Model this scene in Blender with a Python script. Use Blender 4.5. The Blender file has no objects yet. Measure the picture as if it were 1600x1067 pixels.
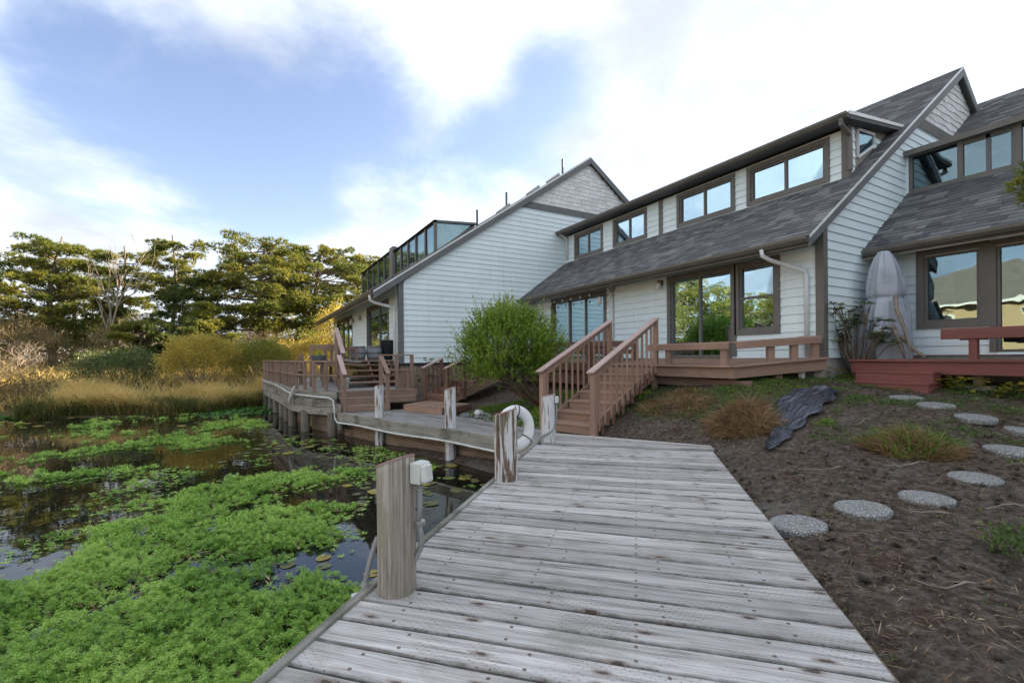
import bpy, math, random
import numpy as np
from mathutils import Matrix, Vector, noise as mnoise
random.seed(7)
rng = np.random.default_rng(11)
scene = bpy.context.scene
col = scene.collection
R = math.radians

# ------------------------------------------------------------------ camera
EYE = 1.38
YAW = math.atan2(406, 711)
cam_d = bpy.data.cameras.new('camera')
cam = bpy.data.objects.new('camera', cam_d); col.objects.link(cam)
cam_d.sensor_width = 36; cam_d.lens = 711 / 1600 * 36
cam_d.shift_y = 24.2 / 1600
cam_d.clip_start = .05; cam_d.clip_end = 3000
cam.matrix_world = Matrix.Translation((0, 0, EYE)) @ Matrix.Rotation(-YAW, 4, 'Z') @ Matrix.Rotation(R(90), 4, 'X') @ Matrix.Rotation(-.0081, 4, 'Z')
scene.camera = cam

# ------------------------------------------------------------------ light
SUN_AZ = 2.0      # degrees from +X towards -Y
SUN_EL = 23.5
sd = Vector((math.cos(R(SUN_AZ)) * math.cos(R(SUN_EL)), math.sin(R(SUN_AZ)) * math.cos(R(SUN_EL)), math.sin(R(SUN_EL))))
sl = bpy.data.lights.new('sun', 'SUN'); sl.energy = 5.0; sl.angle = R(.6); sl.color = (1.0, .80, .56)
so = bpy.data.objects.new('sun', sl); col.objects.link(so)
so.rotation_euler = sd.to_track_quat('Z', 'Y').to_euler()
scene.view_settings.view_transform = 'Standard'
scene.view_settings.look = 'None'
scene.view_settings.exposure = 2.18
scene.view_settings.gamma = 1
scene.view_settings.use_curve_mapping = False

# ------------------------------------------------------------------ node helper
class NT:
    def __init__(s, tree): s.t = tree
    def n(s, typ, ins=None, **kw):
        nd = s.t.nodes.new(typ)
        for k, v in kw.items(): setattr(nd, k, v)
        if ins:
            for k, v in ins.items():
                sock = nd.inputs[k]
                if isinstance(v, bpy.types.NodeSocket): s.t.links.new(v, sock)
                else: sock.default_value = v
        return nd
    def math(s, op, a, b=0.0, clamp=False):
        return s.n('ShaderNodeMath', {0: a, 1: b}, operation=op, use_clamp=clamp).outputs[0]
    def noise(s, vec, scale, detail=4, rough=.55, dist=0.0):
        return s.n('ShaderNodeTexNoise', {'Vector': vec, 'Scale': scale, 'Detail': detail, 'Roughness': rough, 'Distortion': dist}).outputs[0]
    def ramp(s, fac, stops):
        nd = s.n('ShaderNodeValToRGB', {0: fac}); cr = nd.color_ramp
        while len(cr.elements) < len(stops): cr.elements.new(.5)
        for e, (p, c) in zip(cr.elements, stops):
            e.position = p; e.color = (c, c, c, 1) if isinstance(c, (int, float)) else (*c, 1)
        return nd.outputs[0]
    def mix(s, fac, a, b, blend='MIX'):
        nd = s.n('ShaderNodeMix', data_type='RGBA', blend_type=blend)
        for i, v in ((0, fac), (6, a), (7, b)):
            if isinstance(v, bpy.types.NodeSocket): s.t.links.new(v, nd.inputs[i])
            else: nd.inputs[i].default_value = (*v, 1) if isinstance(v, tuple) and len(v) == 3 else v
        return nd.outputs[2]
    def mapr(s, v, a, b, c=0.0, d=1.0):
        return s.n('ShaderNodeMapRange', {0: v, 1: a, 2: b, 3: c, 4: d}, interpolation_type='SMOOTHSTEP').outputs[0]

# ------------------------------------------------------------------ sky
def pixdir(px, py):
    dx, dy = px - 800, py - 557.7
    u, v = (dx - .0081 * dy) / 711, (dy + .0081 * dx) / 711
    d = Vector((u * math.cos(YAW) + math.sin(YAW), -u * math.sin(YAW) + math.cos(YAW), -v))
    return d.normalized()
W_ = bpy.data.worlds.new('World'); scene.world = W_; W_.use_nodes = True
W_.node_tree.nodes.clear(); w = NT(W_.node_tree)
geo = w.n('ShaderNodeTexCoord').outputs['Generated']
sky = w.n('ShaderNodeTexSky', sky_type='NISHITA'); sky.sun_disc = False
sky.sun_elevation = R(SUN_EL); sky.sun_rotation = R(90 - SUN_AZ)
sky.air_density = 1.0; sky.dust_density = .6; sky.ozone_density = 1.4
sep = w.n('ShaderNodeSeparateXYZ', {0: geo})
den = w.math('ADD', w.math('MAXIMUM', sep.outputs[2], 0.0), .22)
pl = w.n('ShaderNodeCombineXYZ', {0: w.math('DIVIDE', sep.outputs[0], den), 1: w.math('DIVIDE', sep.outputs[1], den), 2: 0.35})
n1 = w.noise(pl.outputs[0], 1.1, 7, .56, .35)
n2 = w.noise(pl.outputs[0], 3.4, 6, .6, .2)
fld = w.math('ADD', w.math('MULTIPLY', n1, .85), w.math('SUBTRACT', w.math('MULTIPLY', n2, .40), .125))
# holes of blue (negative) and banks of cloud (positive)
def blob(px, py, width, amp):
    d = pixdir(px, py)
    dot = w.n('ShaderNodeVectorMath', {0: geo, 1: d}, operation='DOT_PRODUCT').outputs['Value']
    g = w.math('EXPONENT', w.math('MULTIPLY', w.math('SUBTRACT', dot, 1.0), 1 / (1 - math.cos(R(width)))))
    return w.math('MULTIPLY', g, amp)
acc = fld
for a in ((600, 185, 10, -.30), (430, 175, 10, -.26), (280, 190, 9, -.22), (880, 95, 5, -.22), (60, 150, 9, -.20), (430, 310, 5, -.20), (770, 215, 7, -.22), (840, 160, 5, -.1), (380, 40, 9, .10), (700, 90, 6, .12), (170, 330, 10, .12), (580, 320, 7, .18)):
    acc = w.math('ADD', acc, blob(*a))
mask = w.mapr(w.math('ADD', acc, .14), .36, .70)
skyc = w.mix(1.0, sky.outputs[0], (.76, .66, .665), 'MULTIPLY')
shade = w.mapr(w.noise(pl.outputs[0], 2.0, 5, .55), .30, .68, .58, .95)
cloudc = w.mix(1.0, (3.1, 3.33, 3.65), w.n('ShaderNodeCombineXYZ', {0: shade, 1: shade, 2: shade}).outputs[0], 'MULTIPLY')
fin = w.mix(mask, skyc, cloudc)
bg = w.n('ShaderNodeBackground', {'Color': fin, 'Strength': .10})
W_.node_tree.links.new(bg.outputs[0], w.n('ShaderNodeOutputWorld').inputs[0])

# ------------------------------------------------------------------ materials
M = {}
def mat(name, rough=.7, spec=.35, metal=0.0):
    m = bpy.data.materials.new(name); m.use_nodes = True
    t = NT(m.node_tree); b = m.node_tree.nodes['Principled BSDF']
    b.inputs['Roughness'].default_value = rough; b.inputs['Specular IOR Level'].default_value = spec; b.inputs['Metallic'].default_value = metal
    M[name] = m
    return m, t, b
def setc(t, b, colr, h=None, bump=.3, dist=.01):
    if isinstance(colr, bpy.types.NodeSocket): t.t.links.new(colr, b.inputs['Base Color'])
    else: b.inputs['Base Color'].default_value = (*colr, 1)
    if h is not None:
        bp = t.n('ShaderNodeBump', {'Height': h, 'Strength': bump, 'Distance': dist})
        t.t.links.new(bp.outputs[0], b.inputs['Normal'])
def ocoord(t, scale=(1, 1, 1), rand=True):
    tc = t.n('ShaderNodeTexCoord').outputs['Object']
    mp = t.n('ShaderNodeMapping', {'Vector': tc, 'Scale': scale})
    if rand:
        r = t.n('ShaderNodeObjectInfo').outputs['Random']
        off = t.n('ShaderNodeCombineXYZ', {0: t.math('MULTIPLY', r, 37.0), 1: t.math('MULTIPLY', r, 91.0), 2: t.math('MULTIPLY', r, 13.0)})
        return t.n('ShaderNodeVectorMath', {0: mp.outputs[0], 1: off.outputs[0]}, operation='ADD').outputs[0]
    return mp.outputs[0]
def plain(name, c, c2=None, scale=3, rough=.7, spec=.35, bump=0, bscale=40, metal=0, rand=False, vary=0.0):
    m, t, b = mat(name, rough, spec, metal)
    v = ocoord(t, rand=rand)
    c2 = c2 or tuple(x * .82 for x in c)
    k = t.ramp(t.noise(v, scale, 5, .6), [(.3, c2), (.7, c)])
    if vary:
        r = t.n('ShaderNodeObjectInfo').outputs['Random']
        f = t.math('ADD', 1 - vary, t.math('MULTIPLY', r, 2 * vary))
        k = t.mix(1.0, k, t.n('ShaderNodeCombineXYZ', {0: f, 1: f, 2: f}).outputs[0], 'MULTIPLY')
    setc(t, b, k, t.noise(v, bscale, 4) if bump else None, bump)
    return m
def wood(name, light, dark, knot=None, rough=.85, grain=28, streak=.8, stain=None, stainamt=.5, incise=False, bump=.5, vary=.12):
    """grain runs along local X"""
    m, t, b = mat(name, rough, .25)
    v = ocoord(t)
    vs = t.n('ShaderNodeMapping', {'Vector': v, 'Scale': (1.2, grain, grain)}).outputs[0]
    g1 = t.noise(vs, 1.0, 8, .68, .35)
    vf = t.n('ShaderNodeMapping', {'Vector': v, 'Scale': (3.5, grain * 4.5, grain * 4.5)}).outputs[0]
    g2 = t.noise(vf, 1.0, 4, .6)
    g = t.math('ADD', t.math('MULTIPLY', g1, .65), t.math('MULTIPLY', g2, .35))
    c = t.ramp(g, [(.36, dark), (.46, tuple((a + d) / 2 for a, d in zip(light, dark))), (.6, light)])
    lo = t.noise(t.n('ShaderNodeMapping', {'Vector': v, 'Scale': (1, 4, 4)}).outputs[0], 1.1, 4, .6)
    c = t.mix(t.mapr(lo, .35, .7, 0, .45), c, tuple(x * .62 for x in light))
    if stain:
        s = t.mapr(t.noise(v, 1.7, 5, .65), .48, .68)
        c = t.mix(t.math('MULTIPLY', s, stainamt), c, stain)
    h = g
    if incise:
        tcy = t.n('ShaderNodeSeparateXYZ', {0: t.n('ShaderNodeTexCoord').outputs['Object']})
        ed_ = t.math('ABSOLUTE', tcy.outputs[1])
        edn = t.math('ADD', ed_, t.math('MULTIPLY', t.math('SUBTRACT', t.noise(v, 9, 4), .5), .03))
        c = t.mix(t.mapr(edn, .074, .094, 0, .8), c, (.07, .06, .05))
        # rusty nail heads over the joists
        nx_ = t.math('SUBTRACT', t.math('FRACT', t.math('DIVIDE', t.math('ADD', tcy.outputs[0], 1.3), .615)), .5)
        ny_ = t.math('SUBTRACT', ed_, .052)
        nd = t.math('ADD', t.math('POWER', t.math('MULTIPLY', nx_, .615), 2.0), t.math('POWER', ny_, 2.0))
        c = t.mix(t.mapr(nd, .00016, .00004, 0, .85), c, (.085, .045, .03))
    if knot:
        vk = t.n('ShaderNodeMapping', {'Vector': v, 'Scale': (2.4, 6.5, .01)}).outputs[0]
        vor = t.n('ShaderNodeTexVoronoi', {'Vector': vk, 'Scale': 1.0, 'Randomness': 1.0}, voronoi_dimensions='2D')
        d = t.math('ADD', vor.outputs['Distance'], t.math('MULTIPLY', t.math('SUBTRACT', t.noise(v, 30, 3), .5), .12))
        on = t.math('GREATER_THAN', t.n('ShaderNodeSeparateColor', {0: vor.outputs['Color']}).outputs[0], .62)
        kn = t.math('MULTIPLY', t.mapr(d, .19, .06), on)
        c = t.mix(t.math('MULTIPLY', kn, .75), c, knot)
        core = t.math('MULTIPLY', t.mapr(d, .085, .05), on)
        c = t.mix(t.math('MULTIPLY', core, .8), c, (.05, .035, .03))
    if incise:
        tc = t.n('ShaderNodeTexCoord').outputs['Object']
        sp = t.n('ShaderNodeSeparateXYZ', {0: tc})
        row = t.math('FLOOR', t.math('DIVIDE', sp.outputs[1], .0155))
        fx = t.math('FRACT', t.math('ADD', t.math('DIVIDE', sp.outputs[0], .062), t.math('MULTIPLY', row, .37)))
        fy = t.math('FRACT', t.math('DIVIDE', sp.outputs[1], .0155))
        inc = t.math('MULTIPLY', t.math('LESS_THAN', fx, .17), t.math('LESS_THAN', t.math('ABSOLUTE', t.math('SUBTRACT', fy, .5)), .13))
        inc = t.math('MULTIPLY', inc, t.mapr(t.noise(v, 2.2, 3), .42, .58))
        c = t.mix(t.math('MULTIPLY', inc, .7), c, tuple(x * .35 for x in dark))
        h = t.math('SUBTRACT', g, t.math('MULTIPLY', inc, .4))
    if vary:
        r = t.n('ShaderNodeObjectInfo').outputs['Random']
        f = t.math('ADD', 1 - vary, t.math('MULTIPLY', r, 2 * vary))
        c = t.mix(1.0, c, t.n('ShaderNodeCombineXYZ', {0: f, 1: f, 2: f}).outputs[0], 'MULTIPLY')
    setc(t, b, c, h, bump, .006)
    return m
def leafmat(name, c1, c2, c3, rough=.55, trans=.35, vs=.6, spec=.3):
    m, t, b = mat(name, rough, spec)
    ri = t.n('ShaderNodeNewGeometry').outputs['Random Per Island']
    v = t.n('ShaderNodeTexCoord').outputs['Object']
    f = t.math('ADD', t.math('MULTIPLY', t.noise(v, vs, 3), .75), t.math('MULTIPLY', ri, .35))
    c = t.ramp(f, [(.3, c1), (.52, c2), (.75, c3)])
    setc(t, b, c)
    tr = t.n('ShaderNodeBsdfTranslucent', {'Color': c})
    mx = t.n('ShaderNodeMixShader', {0: trans, 1: b.outputs[0], 2: tr.outputs[0]})
    out = [n for n in m.node_tree.nodes if n.type == 'OUTPUT_MATERIAL'][0]
    t.t.links.new(mx.outputs[0], out.inputs[0])
    return m

# house
for nm_, ca_, cb_ in (('siding', (.675, .785, .81), (.745, .845, .865)),):
    m, t, b = mat(nm_, .55, .3)
    v = ocoord(t, rand=False)
    vz = t.n('ShaderNodeMapping', {'Vector': v, 'Scale': (1.2, 1.2, .25)}).outputs[0]
    c = t.ramp(t.noise(vz, 1.4, 5, .6), [(.3, ca_), (.7, cb_)])
    rr = t.n('ShaderNodeObjectInfo').outputs['Random']
    f = t.math('ADD', .96, t.math('MULTIPLY', rr, .06))
    c = t.mix(1.0, c, t.n('ShaderNodeCombineXYZ', {0: f, 1: f, 2: f}).outputs[0], 'MULTIPLY')
    st = t.noise(t.n('ShaderNodeMapping', {'Vector': v, 'Scale': (9, 9, .7)}).outputs[0], 1, 4, .6)
    c = t.mix(t.mapr(st, .54, .78, 0, .26), c, (.42, .42, .36))
    wg = t.noise(t.n('ShaderNodeMapping', {'Vector': v, 'Scale': (2, 2, 60)}).outputs[0], 1, 4, .7)
    setc(t, b, c, wg, .12, .004)
plain('siding_shingle', (.74, .75, .74), (.58, .59, .58), 5, .65, .25, .25, 30, rand=True, vary=.09)
plain('trim', (.17, .162, .15), (.135, .13, .12), 3, .6, .3, .1, 60)
plain('trim_slate', (.155, .165, .17), (.12, .13, .135), 3, .6, .3, .1, 60)
plain('gutter', (.15, .14, .12), (.11, .105, .09), 4, .45, .4, .1, 30)
plain('white_metal', (.74, .76, .76), (.60, .61, .60), 3, .45, .4, .05, 20)
plain('soffit', (.60, .54, .44), (.52, .46, .38), 2, .7)
plain('foundation', (.40, .39, .36), (.22, .21, .19), 2.5, .9, .2, .4, 14)
plain('interior', (.32, .29, .25), (.25, .23, .2), 1.5, .9, .1)
plain('blackish', (.03, .03, .03), (.02, .02, .02), 5, .5)
plain('grey_metal', (.38, .38, .37), (.28, .28, .27), 6, .4, .5, .1, 30, metal=.6)
m, t, b = mat('roof_shingle', .92, .2)
v = ocoord(t, rand=False)
ri = t.n('ShaderNodeNewGeometry').outputs['Random Per Island']
c = t.ramp(ri, [(0, (.085, .088, .094)), (.45, (.135, .138, .142)), (.8, (.185, .187, .188)), (1, (.26, .262, .26))])
c = t.mix(t.mapr(t.noise(v, 160, 3), .3, .7, .0, .5), c, (.075, .077, .085))
c = t.mix(t.mapr(t.noise(v, .8, 4), .5, .75, 0, .35), c, (.10, .10, .085))
setc(t, b, c, t.noise(v, 220, 2), .5, .004)
# glass: pale reflection over a darker room
m = bpy.data.materials.new('glass'); m.use_nodes = True; M['glass'] = m
t = NT(m.node_tree); m.node_tree.nodes.clear()
v = t.n('ShaderNodeTexCoord').outputs['Object']
bp = t.n('ShaderNodeBump', {'Height': t.noise(v, 1.3, 2, .4), 'Strength': .035, 'Distance': .25})
gl = t.n('ShaderNodeBsdfGlossy', {'Color': (.60, .80, .89, 1), 'Roughness': .008, 'Normal': bp.outputs[0]})
tr = t.n('ShaderNodeBsdfTransparent', {'Color': (.80, .86, .85, 1)})
fr = t.n('ShaderNodeFresnel', {'IOR': 1.9})
mx = t.n('ShaderNodeMixShader', {0: t.math('ADD', t.math('MULTIPLY', fr.outputs[0], .7), .11, True), 1: tr.outputs[0], 2: gl.outputs[0]})
t.t.links.new(mx.outputs[0], t.n('ShaderNodeOutputMaterial').inputs[0])
plain('curtain', (.72, .70, .66), (.62, .60, .56), 2, .9, .1)
plain('curtain_beige', (.50, .45, .35), (.40, .36, .28), 2, .9, .1)
# timber
wood('plank_grey', (.57, .55, .535), (.14, .125, .115), (.20, .145, .115), stain=(.20, .185, .15), stainamt=.55, incise=True, bump=.6, vary=.2)
wood('plank_grey_plain', (.57, .55, .535), (.14, .125, .115), (.20, .145, .115), stain=(.20, .185, .15), stainamt=.55, bump=.6, vary=.2)
wood('plank_walk', (.36, .35, .345), (.13, .12, .115), None, stain=(.13, .12, .09), stainamt=.6)
wood('timber_mossy', (.36, .35, .315), (.12, .115, .09), None, grain=20, stain=(.09, .088, .065), stainamt=.85)
wood('timber_brown', (.29, .225, .17), (.14, .10, .075), None, grain=18, stain=(.10, .08, .06), stainamt=.6)
wood('deck_brown', (.36, .235, .175), (.285, .18, .132), None, grain=14, rough=.6, bump=.2, stain=(.23, .16, .125), stainamt=.75, vary=.1)
wood('deck_dark', (.22, .125, .095), (.16, .09, .07), None, grain=14, rough=.65, bump=.25, stain=(.10, .062, .048), stainamt=.5, vary=.1)
wood('deck_faded', (.32, .22, .17), (.19, .13, .10), None, grain=16, rough=.75, bump=.3, stain=(.17, .135, .11), stainamt=.7, vary=.14)
wood('deck_red', (.235, .088, .075), (.195, .07, .06), None, grain=12, rough=.5, bump=.12, stain=(.20, .075, .065), stainamt=.5, vary=.05)
wood('rail_pink', (.50, .37, .33), (.36, .255, .225), None, grain=14, rough=.55, bump=.2, vary=.05)
# posts: grain runs up (local Z)
def postmat(name, light, dark, paint=None, amt=.5):
    m, t, b = mat(name, .88, .2)
    v = ocoord(t)
    vs = t.n('ShaderNodeMapping', {'Vector': v, 'Scale': (48, 48, 1.6)}).outputs[0]
    g = t.noise(vs, 1.0, 6, .68, .5)
    c = t.ramp(g, [(.33, dark), (.52, tuple((a + d) / 2 for a, d in zip(light, dark))), (.66, light)])
    c = t.mix(t.mapr(t.noise(v, 2.2, 4), .5, .72, 0, .5), c, (.22, .235, .15))
    if paint:
        vp = t.n('ShaderNodeMapping', {'Vector': v, 'Scale': (24, 24, 2.0)}).outputs[0]
        p = t.mapr(t.noise(vp, 1.0, 6, .6), amt - .03, amt + .03)
        c = t.mix(p, c, paint)
    setc(t, b, c, g, .7, .012)
postmat('post_bare', (.47, .435, .38), (.17, .14, .11))
postmat('post_peeling', (.26, .18, .135), (.085, .055, .042), (.60, .60, .59), .505)
postmat('post_white', (.26, .19, .14), (.10, .07, .05), (.60, .61, .62), .45)
postmat('pile', (.22, .20, .165), (.07, .06, .05))
plain('pink_paint', (.44, .29, .29), (.28, .17, .165), 9, .6, .3, .2, 30)
plain('box_grey', (.62, .64, .60), (.50, .52, .48), 8, .45, .4)
plain('conduit', (.30, .30, .29), (.22, .22, .21), 6, .5, .4)
plain('pvc', (.66, .68, .68), (.46, .48, .47), 4, .45, .4)
plain('buoy_white', (.78, .79, .79), (.64, .65, .64), 5, .5, .4, .15, 12)
plain('rope', (.16, .14, .12), (.10, .09, .08), 30, .9)
m, t, b = mat('stone_aggregate', .9, .25)
v = ocoord(t)
vo = t.n('ShaderNodeTexVoronoi', {'Vector': v, 'Scale': 95.0})
c = t.ramp(t.n('ShaderNodeSeparateColor', {0: vo.outputs['Color']}).outputs[0], [(0, (.10, .11, .115)), (.35, (.24, .255, .26)), (.7, (.37, .38, .375)), (1, (.56, .56, .54))])
c = t.mix(t.mapr(vo.outputs['Distance'], .35, .7), c, (.17, .17, .16))
c = t.mix(t.mapr(t.noise(v, 5, 4), .55, .75, 0, .65), c, (.13, .115, .085))
setc(t, b, c, t.math('SUBTRACT', 1.0, vo.outputs['Distance']), .6, .006)
plain('pebble', (.42, .43, .44), (.22, .22, .22), 7, .8, .3, .2, 20, rand=True, vary=.3)
m, t, b = mat('plastic_sheet', .2, .6)
v = ocoord(t, rand=False)
setc(t, b, t.ramp(t.noise(t.n('ShaderNodeMapping', {'Vector': v, 'Scale': (1.5, 14, 1)}).outputs[0], 1.5, 5), [(.4, (.022, .025, .034)), (.62, (.07, .08, .11)), (.75, (.22, .25, .32))]), t.noise(v, 16, 4), .5, .02)  # pale blue-grey streaks paint a sheen into the black
m, t, b = mat('tarp', .42, .4)
v = ocoord(t, rand=False)
c = t.ramp(t.noise(v, 4, 4), [(.3, (.36, .40, .46)), (.7, (.46, .505, .565))])
setc(t, b, c, t.noise(t.n('ShaderNodeMapping', {'Vector': v, 'Scale': (9, 9, 4)}).outputs[0], 1, 6, .65, .6), .9, .03)
# ground
m, t, b = mat('soil', .95, .15)
v = t.n('ShaderNodeTexCoord').outputs['Object']
nb = t.noise(v, .55, 5, .6)
fine = t.noise(v, 14, 9, .74)
c = t.ramp(fine, [(.34, (.036, .026, .020)), (.48, (.110, .085, .068)), (.6, (.20, .165, .136)), (.72, (.35, .31, .27))])
c = t.mix(t.mapr(nb, .52, .66, 0, .55), c, (.24, .222, .205))
red = t.noise(v, 2.3, 5, .6)
c = t.mix(t.mapr(red, .56, .7, 0, .5), c, (.10, .052, .034))
sp = t.n('ShaderNodeSeparateXYZ', {0: v})
# moss and short green where the bank rises to the houses
up = t.mapr(sp.outputs[2], .25, .8)
ms = t.math('MULTIPLY', t.mapr(t.noise(v, 1.5, 6, .65), .46, .6), up)
c = t.mix(t.math('MULTIPLY', ms, .75), c, t.ramp(t.noise(v, 22, 4), [(.35, (.035, .048, .014)), (.7, (.085, .115, .03))]))
far = t.mapr(sp.outputs[1], 20, 24)
c = t.mix(far, c, t.ramp(t.noise(v, 1.2, 6, .6), [(.35, (.05, .045, .022)), (.55, (.12, .10, .045)), (.75, (.07, .09, .03))]))
setc(t, b, c, t.math('ADD', fine, t.math('MULTIPLY', t.noise(v, 60, 4), .5)), 1.0, .06)
# water
m, t, b = mat('water', .015, .5)
b.inputs['IOR'].default_value = 1.5
v = t.n('ShaderNodeTexCoord').outputs['Object']
c = t.ramp(t.noise(v, .7, 4), [(.3, (.006, .007, .006)), (.7, (.016, .015, .010))])
setc(t, b, c, t.noise(t.n('ShaderNodeMapping', {'Vector': v, 'Scale': (1, 1, 1)}).outputs[0], 2.2, 3, .5), .05, .05)
# plants
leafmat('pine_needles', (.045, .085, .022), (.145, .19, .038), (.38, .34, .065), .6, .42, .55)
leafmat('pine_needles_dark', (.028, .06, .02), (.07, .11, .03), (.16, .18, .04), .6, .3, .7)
leafmat('bush_leaf', (.075, .155, .016), (.185, .305, .03), (.34, .44, .06), .42, .25, 1.6, .4)
leafmat('shrub_gold', (.30, .25, .045), (.52, .42, .09), (.64, .52, .15), .6, .45, .9)
leafmat('shrub_green', (.10, .14, .022), (.23, .26, .045), (.40, .38, .08), .55, .35, .9)
leafmat('shrub_brown', (.10, .085, .045), (.20, .16, .085), (.33, .26, .145), .8, .3, .8)
leafmat('reed', (.36, .31, .10), (.66, .52, .19), (.82, .62, .28), .7, .45, .9)  # pale tone stands in for sunlight that never reaches the reeds
leafmat('reed_green', (.045, .075, .02), (.10, .13, .035), (.18, .18, .06), .6, .4, .9)
leafmat('feather', (.12, .25, .04), (.26, .47, .075), (.50, .66, .16), .5, .25, 1.1)
leafmat('duckweed', (.03, .10, .018), (.05, .15, .022), (.08, .19, .03), .6, .2, 6)
leafmat('lily', (.05, .075, .03), (.085, .105, .04), (.20, .175, .035), .35, .15, 1.3, .5)
leafmat('lily_yellow', (.24, .19, .03), (.36, .28, .04), (.30, .21, .05), .4, .2, 1.3, .5)
leafmat('rhodo', (.05, .085, .028), (.105, .155, .05), (.21, .24, .09), .4, .2, 3, .5)
leafmat('hosta', (.10, .14, .02), (.24, .23, .03), (.38, .28, .04), .5, .35, 4)
leafmat('grass_green', (.08, .16, .025), (.15, .26, .04), (.26, .36, .06), .55, .4, 1.5)
leafmat('grass_dry', (.13, .075, .04), (.27, .16, .08), (.46, .33, .18), .8, .3, 2.5)
leafmat('weed', (.05, .10, .025), (.095, .165, .04), (.16, .24, .06), .55, .3, 1.2)
leafmat('litter', (.09, .05, .03), (.20, .125, .075), (.40, .29, .18), .85, .1, 5)
postmat('bark', (.23, .19, .155), (.07, .055, .045))
postmat('bark_pale', (.40, .35, .28), (.20, .165, .135))
postmat('bark_brown', (.19, .12, .075), (.06, .04, .028))
plain('driftwood', (.36, .31, .26), (.18, .15, .12), 14, .9, .2, .5, 40)
plain('twig', (.30, .26, .22), (.12, .095, .075), 9, .9, .1)
plain('barrel_wood', (.27, .29, .31), (.17, .18, .20), 6, .8, .2, .2, 20)
plain('barrel_hoop', (.12, .12, .12), (.07, .07, .07), 9, .5, .5, metal=.5)
plain('bin_plastic', (.035, .04, .05), (.028, .03, .04), 4, .5, .4)
plain('white_paint', (.76, .77, .77), (.55, .56, .56), 8, .5)
plain('tan_wall', (.42, .32, .19), (.37, .28, .17), .8, .8)
plain('tan_roof', (.20, .185, .165), (.14, .13, .12), 1.2, .9)
plain('hill', (.07, .085, .05), (.05, .06, .038), .05, .95)
plain('bulb', (.7, .68, .6), (.6, .58, .5), 5, .2, .5)
plain('red_plastic', (.5, .04, .03), (.4, .03, .02), 5, .4)
plain('terracotta', (.16, .17, .18), (.11, .12, .13), 5, .8)

# ------------------------------------------------------------------ object helpers
WM = {}
def link(o, parent=None, mw=None):
    mw = mw or Matrix()
    col.objects.link(o); o.matrix_basis = mw; WM[o] = mw
    if parent is not None:
        o.parent = parent; o.matrix_parent_inverse = WM[parent].inverted()
    return o
def thing(name, label, cat, loc, group=None):
    o = bpy.data.objects.new(name, None); o.empty_display_size = .2
    link(o, None, Matrix.Translation(loc)); return tag(o, label, cat, group)
def tag(o, label, cat, group=None):
    o['label'] = label; o['category'] = cat
    if group: o['group'] = group
    return o
def mesh(name, verts, faces, mt, smooth=False):
    me = bpy.data.meshes.new(name); me.from_pydata([tuple(p) for p in verts], [], faces)
    me.materials.append(M[mt] if isinstance(mt, str) else mt)
    if smooth: me.polygons.foreach_set('use_smooth', [True] * len(me.polygons))
    me.update(); return me
def npmesh(name, V, F, mt, smooth=False):
    """V (n,3) floats, F (m,k) ints, all faces with k corners"""
    me = bpy.data.meshes.new(name); V = np.asarray(V, dtype=np.float32); F = np.asarray(F, dtype=np.int32); k = F.shape[1]
    me.vertices.add(len(V)); me.vertices.foreach_set('co', V.ravel())
    me.loops.add(F.size); me.loops.foreach_set('vertex_index', F.ravel())
    me.polygons.add(len(F)); me.polygons.foreach_set('loop_start', np.arange(0, F.size, k, dtype=np.int32))
    try: me.polygons.foreach_set('loop_total', np.full(len(F), k, dtype=np.int32))
    except Exception: pass
    if smooth: me.polygons.foreach_set('use_smooth', np.ones(len(F), dtype=bool))
    me.materials.append(M[mt]); me.update(calc_edges=True); me.validate(); return me
def obj(name, me, parent=None, mw=None):
    return link(bpy.data.objects.new(name, me), parent, mw)
def stuff(o, label=None, cat=None):
    o['kind'] = 'stuff'
    if label: tag(o, label, cat)
    return o
def struct(o): o['kind'] = 'structure'; return o
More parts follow.
